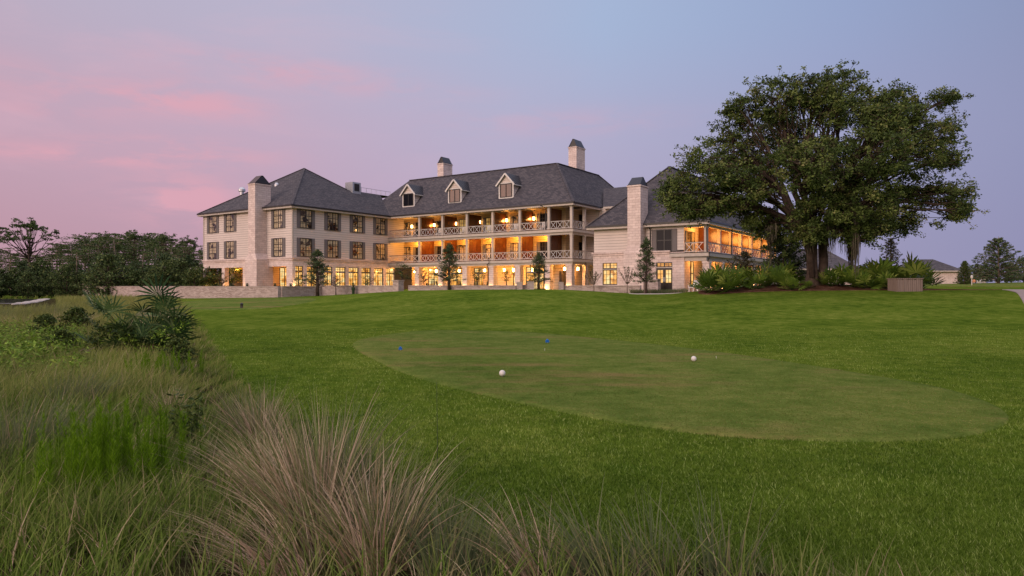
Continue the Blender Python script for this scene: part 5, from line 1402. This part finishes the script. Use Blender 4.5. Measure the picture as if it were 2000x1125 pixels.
tee_marker(981, 736, tmw, 'white ball-shaped tee marker on the side of the tee nearer the meadow', .115)
tee_marker(1355, 706.5, tmw, 'white ball-shaped tee marker on the side of the tee farther from the meadow', .115)
tee_marker(782, 684.5, tmb, 'blue tee marker nearer the meadow', .085, True)
tee_marker(1069, 670, tmb, 'blue tee marker at the back edge of the tee', .10, True)
for i, (px, py, lb) in enumerate(((1064, 688, 'tiny white broken tee lying near the blue marker'), (1399, 704, 'tiny white broken tee lying beside the far white marker'))):
    x, y = P(px, py); m = MB().lathe([(.004, 0), (.004, .04), (.008, .055)], 8)
    r = m.build('golf_tee', tmw, None, loc=(x, y, -1.66)); tag(r, lb, 'golf tee')
# dark marker on the far tee
x, y = P(472, 601, -1.45); m = MB().box(-.07, .07, -.07, .07, 0, .2).lathe([(.09, .2), (.11, .3), (.05, .38)], 8); r = m.build('sprinkler_post', M['bronze'], None, loc=(x, y, float(tz(x, y)))); tag(r, 'small black marker post on the lawn below the long wall', 'marker post')
# wooden box (planter) beside the bed
x0, x1 = at(1742, 43.2), at(1793, 43.2)
zb = float(tz((x0+x1)/2, 43.2))-.05; w_ = x1-x0
bx = empty('wooden_box', ((x0+x1)/2, 43.2, zb), R(4), label='weathered wooden box of upright boards at the front of the mulch bed', cat='box')
zt = (HY-545)*43.2/F-zb
m = MB(); nbd = 12
for i in range(nbd):
    xx = -w_/2+w_*i/nbd; dd_ = 0 if i > 2 else .25
    m.box(xx+.006, xx+w_/nbd-.006, -.5-.012*(i % 2), -.46, .0, zt-.02*(i % 3)); m.box(xx+.006, xx+w_/nbd-.006, .46, .5, 0, zt)
for i in range(7):
    yy = -.46+.92*i/7
    for s_ in (-1, 1): m.box(s_*w_/2-.02, s_*w_/2+.02, yy+.005, yy+.125, 0, zt-.01)
m.build('boards', M['weathered'], bx)
MB().box(-w_/2-.04, w_/2+.04, -.54, .54, zt, zt+.05).build('lid', M['weathered'], bx)
MB().box(-w_/2+.38, -w_/2+.46, -.53, -.512, 0, zt).build('batten', M['weathered'], bx)
# golf flag and bench beyond the green
x = at(1898, 80); z = float(tz(x, 80)); r = empty('ball_washer', (x, 80, z), 0, label='small white and orange post on the putting green', cat='post')
MB().lathe([(.05, 0), (.05, .8), (.12, .85), (.14, 1.1), (.04, 1.2)], 10).build('post', M['rail'], r); MB().lathe([(.16, .35), (.18, .55), (.1, .7)], 10, (.25, 0, 0)).build('bucket', plain('orange_plastic', (.6,.25,.12)), r)
x = at(1935, 108); z = float(tz(x, 108)); r = empty('stone_bench', (x, 108, z), 0, label='long pale stone bench beyond the putting green', cat='bench')
MB().box(-1.5, 1.5, -.3, .3, .5, .68).build('seat', M['stone'], r)
for s_ in (-1, 1): MB().box(s_*1.1-.2, s_*1.1+.2, -.25, .25, -.1, .5).build('leg', M['stone'], r)
x = at(1912, 106); r = MB().lathe([(.2, 0), (.3, .2), (.32, .4), (.2, .55)], 12).build('stone_urn', M['rail'], None, loc=(x, 106, float(tz(x, 106)))); tag(r, 'small pale stone urn beside the long bench', 'urn')
# patio chairs
wm_ = plain('white_chair', (.72,.68,.66), .5)
def chair(x, y, z, rz, lb, group=None, mat=None):
    r = empty('chair', (x, y, z), rz, label=lb, cat='chair', group=group); mt = mat or wm_
    MB().box(-.28, .28, -.28, .28, .38, .44).build('seat', mt, r)
    m = MB().bar((-.26, .26, .42), (-.26, .42, 1.0), .05).bar((.26, .26, .42), (.26, .42, 1.0), .05)
    for i in range(6): m.bar((-.2+.08*i, .27, .44), (-.2+.08*i, .42, .98), .045, .02)
    m.bar((-.28, .42, 1.0), (.28, .42, 1.0), .05); m.build('backrest', mt, r)
    for sx in (-1, 1):
        for sy in (-1, 1): MB().bar((sx*.25, sy*.25, 0), (sx*.24, sy*.24, .39), .045).build('leg', mt, r)
        MB().bar((sx*.3, -.28, .62), (sx*.3, .34, .62), .05, .03).bar((sx*.3, -.26, .4), (sx*.3, -.26, .62), .04).build('armrest', mt, r)
x = at(1354, 59.5); chair(x, 59.5, float(tz(x, 59.5))+.03, -1.0, 'white slatted chair on the patio by the corner pier')
x = at(1368, 59.0); chair(x, 59, float(tz(x, 59))+.03, 1.2, 'white chair half hidden by the first palmetto')
dkm = M['bronze']
for i, (px, b_) in enumerate(((845, 70.4), (858, 70.6), (900, 70.2), (926, 70.5), (948, 70.2), (1033, 70.4))):
    w2 = AB(aOn(px, b_), b_); chair(w2[0], w2[1], G, i*1.3, 'dark terrace chair standing under the lit arcade', 'dark chairs under the arcade', dkm)
bal = MB
for i, k_ in enumerate((1, 2, 3, 4, 5)):
    w2 = AB(pa[k_]-1.3, 69.0); chair(w2[0], w2[1], D3+.01, TH+.2, 'white chair on the top veranda behind the railing', 'white chairs on the top veranda')
# lavender and groundcover by the patio
rng = np.random.default_rng(5); n = 2600; px_ = rng.uniform(1232, 1342, n); Y_ = rng.uniform(59.5, 61.5, n); X_ = (px_-1000)/F*Y_
V, Fq, n_, mm, sg = blades(np.stack([X_, Y_, tz(X_, Y_)], -1), rng.uniform(.2, .5, n), rng.normal(size=(n, 2))*.4, np.full(n, .02), 2, .3, rng)
r = link('lavender', tri_fix('lavender', V, Fq, rng.random(n), sg, M['gg']), None); tag(r, 'low grey-green lavender along the foot of the near wing', 'ground cover', kind='stuff')
# agaves in the terrace beds
def agave(px, Y, lb, seed):
    x = at(px, Y); z = -.15; m = MB(); m.lathe([(.12, -.9), (.16, -.3), (.2, -.25), (.2, .0)], 8)
    for i in range(14):
        a_ = i*2.4; e_ = .3+i*.08; m.bar((0, 0, 0), (math.cos(a_)*.3*math.cos(e_), math.sin(a_)*.3*math.cos(e_), .05+.42*math.sin(e_)), .05, .015)
    r = m.build('urn_plant', M['darkleaf'], None, loc=(x, Y, z)); tag(r, lb, 'potted plant')
for i, (px, lb) in enumerate(((452, 'spiky potted plant before the glowing loggia wall'), (483, 'spiky potted plant at the foot of the far chimney'), (537, 'spiky potted plant between the far chimney and the corner'), (568, 'spiky potted plant at the corner of the far wing'), (690, 'spiky potted plant before the fourth lit window'), (834, 'spiky potted plant beside the second arcade pier'))):
    agave(px, 77 if px < 600 else 70, lb, i)
# ------------------------------------------------------------------ light, sky, camera
wd = bpy.data.worlds.new('World'); SC.world = wd; wd.use_nodes = True
t = wd.node_tree; t.nodes.clear()
class WT(NT):
    def __init__(s): s.t = t
W = WT()
tc = W.n('ShaderNodeTexCoord'); sp_ = W.n('ShaderNodeSeparateXYZ'); W.l(tc.outputs['Generated'], sp_.inputs[0])
x, y, z = sp_.outputs
ux = W.math('DIVIDE', x, W.math('ADD', W.math('ABSOLUTE', y), .25))      # spread round the horizon
fx = W.math('ADD', W.math('MULTIPLY', ux, .78), .5, True)
hor = W.ramp(fx, [(0, srgb(190,148,162)), (.25, srgb(188,152,170)), (.5, srgb(180,163,190)), (.78, srgb(158,153,185)), (1, srgb(143,142,178))])
midc = W.ramp(fx, [(0, srgb(195,164,182)), (.3, srgb(194,170,192)), (.5, srgb(182,175,202)), (.78, srgb(160,162,196)), (1, srgb(144,149,184))])
top = W.ramp(fx, [(0, srgb(186,174,194)), (.3, srgb(184,180,204)), (.58, srgb(165,182,214)), (.8, srgb(150,165,202)), (1, srgb(136,147,182))])
e1 = W.ramp(W.math('MULTIPLY', z, 4.6), [(0, (0,0,0)), (1, (1,1,1))], 'EASE'); e2 = W.ramp(W.math('ADD', W.math('MULTIPLY', z, 5.0), -.85, True), [(0, (0,0,0)), (1, (1,1,1))], 'EASE')
c = W.mix(e1, hor, midc); c = W.mix(e2, c, top)
# pink clouds, soft and drawn out
mp_ = W.n('ShaderNodeMapping'); mp_.inputs['Scale'].default_value = (3.2, 3.2, 13); mp_.inputs['Rotation'].default_value = (0, .12, 0); W.l(tc.outputs['Generated'], mp_.inputs[0])
cn = W.noise(mp_.outputs[0], 1.3, 7, .58, .5)
left = W.math('SUBTRACT', 1.0, W.math('MULTIPLY', W.math('ADD', ux, .75), 1.15, True), True)
cm = W.math('MULTIPLY', W.ramp(cn, [(.48, (0,0,0)), (.74, (1,1,1))], 'EASE'), left)
c = W.mix(W.math('MULTIPLY', cm, .42), c, srgb(222, 180, 196))
cn2 = W.noise(mp_.outputs[0], 3.4, 6, .6, .3)
def puff(px, py, sx, sz, amt):
    dx, dz = (px-1000)/F, (HY-py)/F
    k = math.sqrt(1+dx*dx+dz*dz)
    ax_ = W.math('MULTIPLY', W.math('SUBTRACT', x, dx/k), F/sx); az_ = W.math('MULTIPLY', W.math('SUBTRACT', z, dz/k), F/sz)
    r2 = W.math('ADD', W.math('MULTIPLY', ax_, ax_), W.math('MULTIPLY', az_, az_))
    g = W.math('POWER', 2.718, W.math('MULTIPLY', r2, -1.0))
    return W.math('MULTIPLY', W.math('MULTIPLY', g, amt), W.math('GREATER_THAN', y, 0.0))
acc = None
for a_ in ((230, 190, 80, 24, .7), (370, 190, 110, 34, .5), (350, 295, 130, 20, 1.1), (110, 302, 150, 14, .9), (375, 395, 60, 35, 1.2), (20, 150, 50, 30, .45), (540, 135, 170, 20, .7), (60, 215, 90, 14, .4), (420, 210, 80, 22, .5), (340, 385, 90, 50, .5), (1080, 240, 200, 25, .35), (720, 175, 200, 14, .3)):
    g = puff(*a_); acc = g if acc is None else W.math('ADD', acc, g)
pf = W.math('MULTIPLY', acc, W.ramp(cn2, [(.34, (.12,)*3), (.62, (1,)*3)], 'EASE'), True)
c = W.mix(W.math('MULTIPLY', pf, .72), c, srgb(226, 168, 182))
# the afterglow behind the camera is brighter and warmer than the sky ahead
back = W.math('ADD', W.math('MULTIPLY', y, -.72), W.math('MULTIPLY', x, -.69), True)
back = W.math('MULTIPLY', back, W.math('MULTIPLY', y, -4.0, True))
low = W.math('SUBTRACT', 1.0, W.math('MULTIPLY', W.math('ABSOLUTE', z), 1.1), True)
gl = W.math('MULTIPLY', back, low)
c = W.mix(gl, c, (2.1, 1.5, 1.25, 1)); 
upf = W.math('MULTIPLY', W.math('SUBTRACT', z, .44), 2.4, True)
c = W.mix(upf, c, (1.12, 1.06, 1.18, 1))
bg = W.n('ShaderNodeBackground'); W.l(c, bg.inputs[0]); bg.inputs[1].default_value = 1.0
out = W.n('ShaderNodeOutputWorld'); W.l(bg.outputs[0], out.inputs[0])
sun = bpy.data.lights.new('sun', 'SUN'); sun.energy = 1.5; sun.angle = R(20); sun.color = (1, .78, .66)
so = bpy.data.objects.new('sun', sun); COL.objects.link(so)
d = Vector((.64, .72, -.34)); so.rotation_euler = d.to_track_quat('-Z', 'Y').to_euler()
cam = bpy.data.cameras.new('camera'); co = bpy.data.objects.new('camera', cam); COL.objects.link(co)
co.location = (0, 0, 0); co.rotation_euler = (R(90), 0, 0)
cam.sensor_width = 36; cam.lens = F/2000*36; cam.shift_y = -4.5/2000; cam.clip_start = .1; cam.clip_end = 6000
SC.camera = co
SC.view_settings.view_transform = 'Standard'; SC.view_settings.look = 'None'
SC.view_settings.exposure = 0; SC.view_settings.gamma = 1
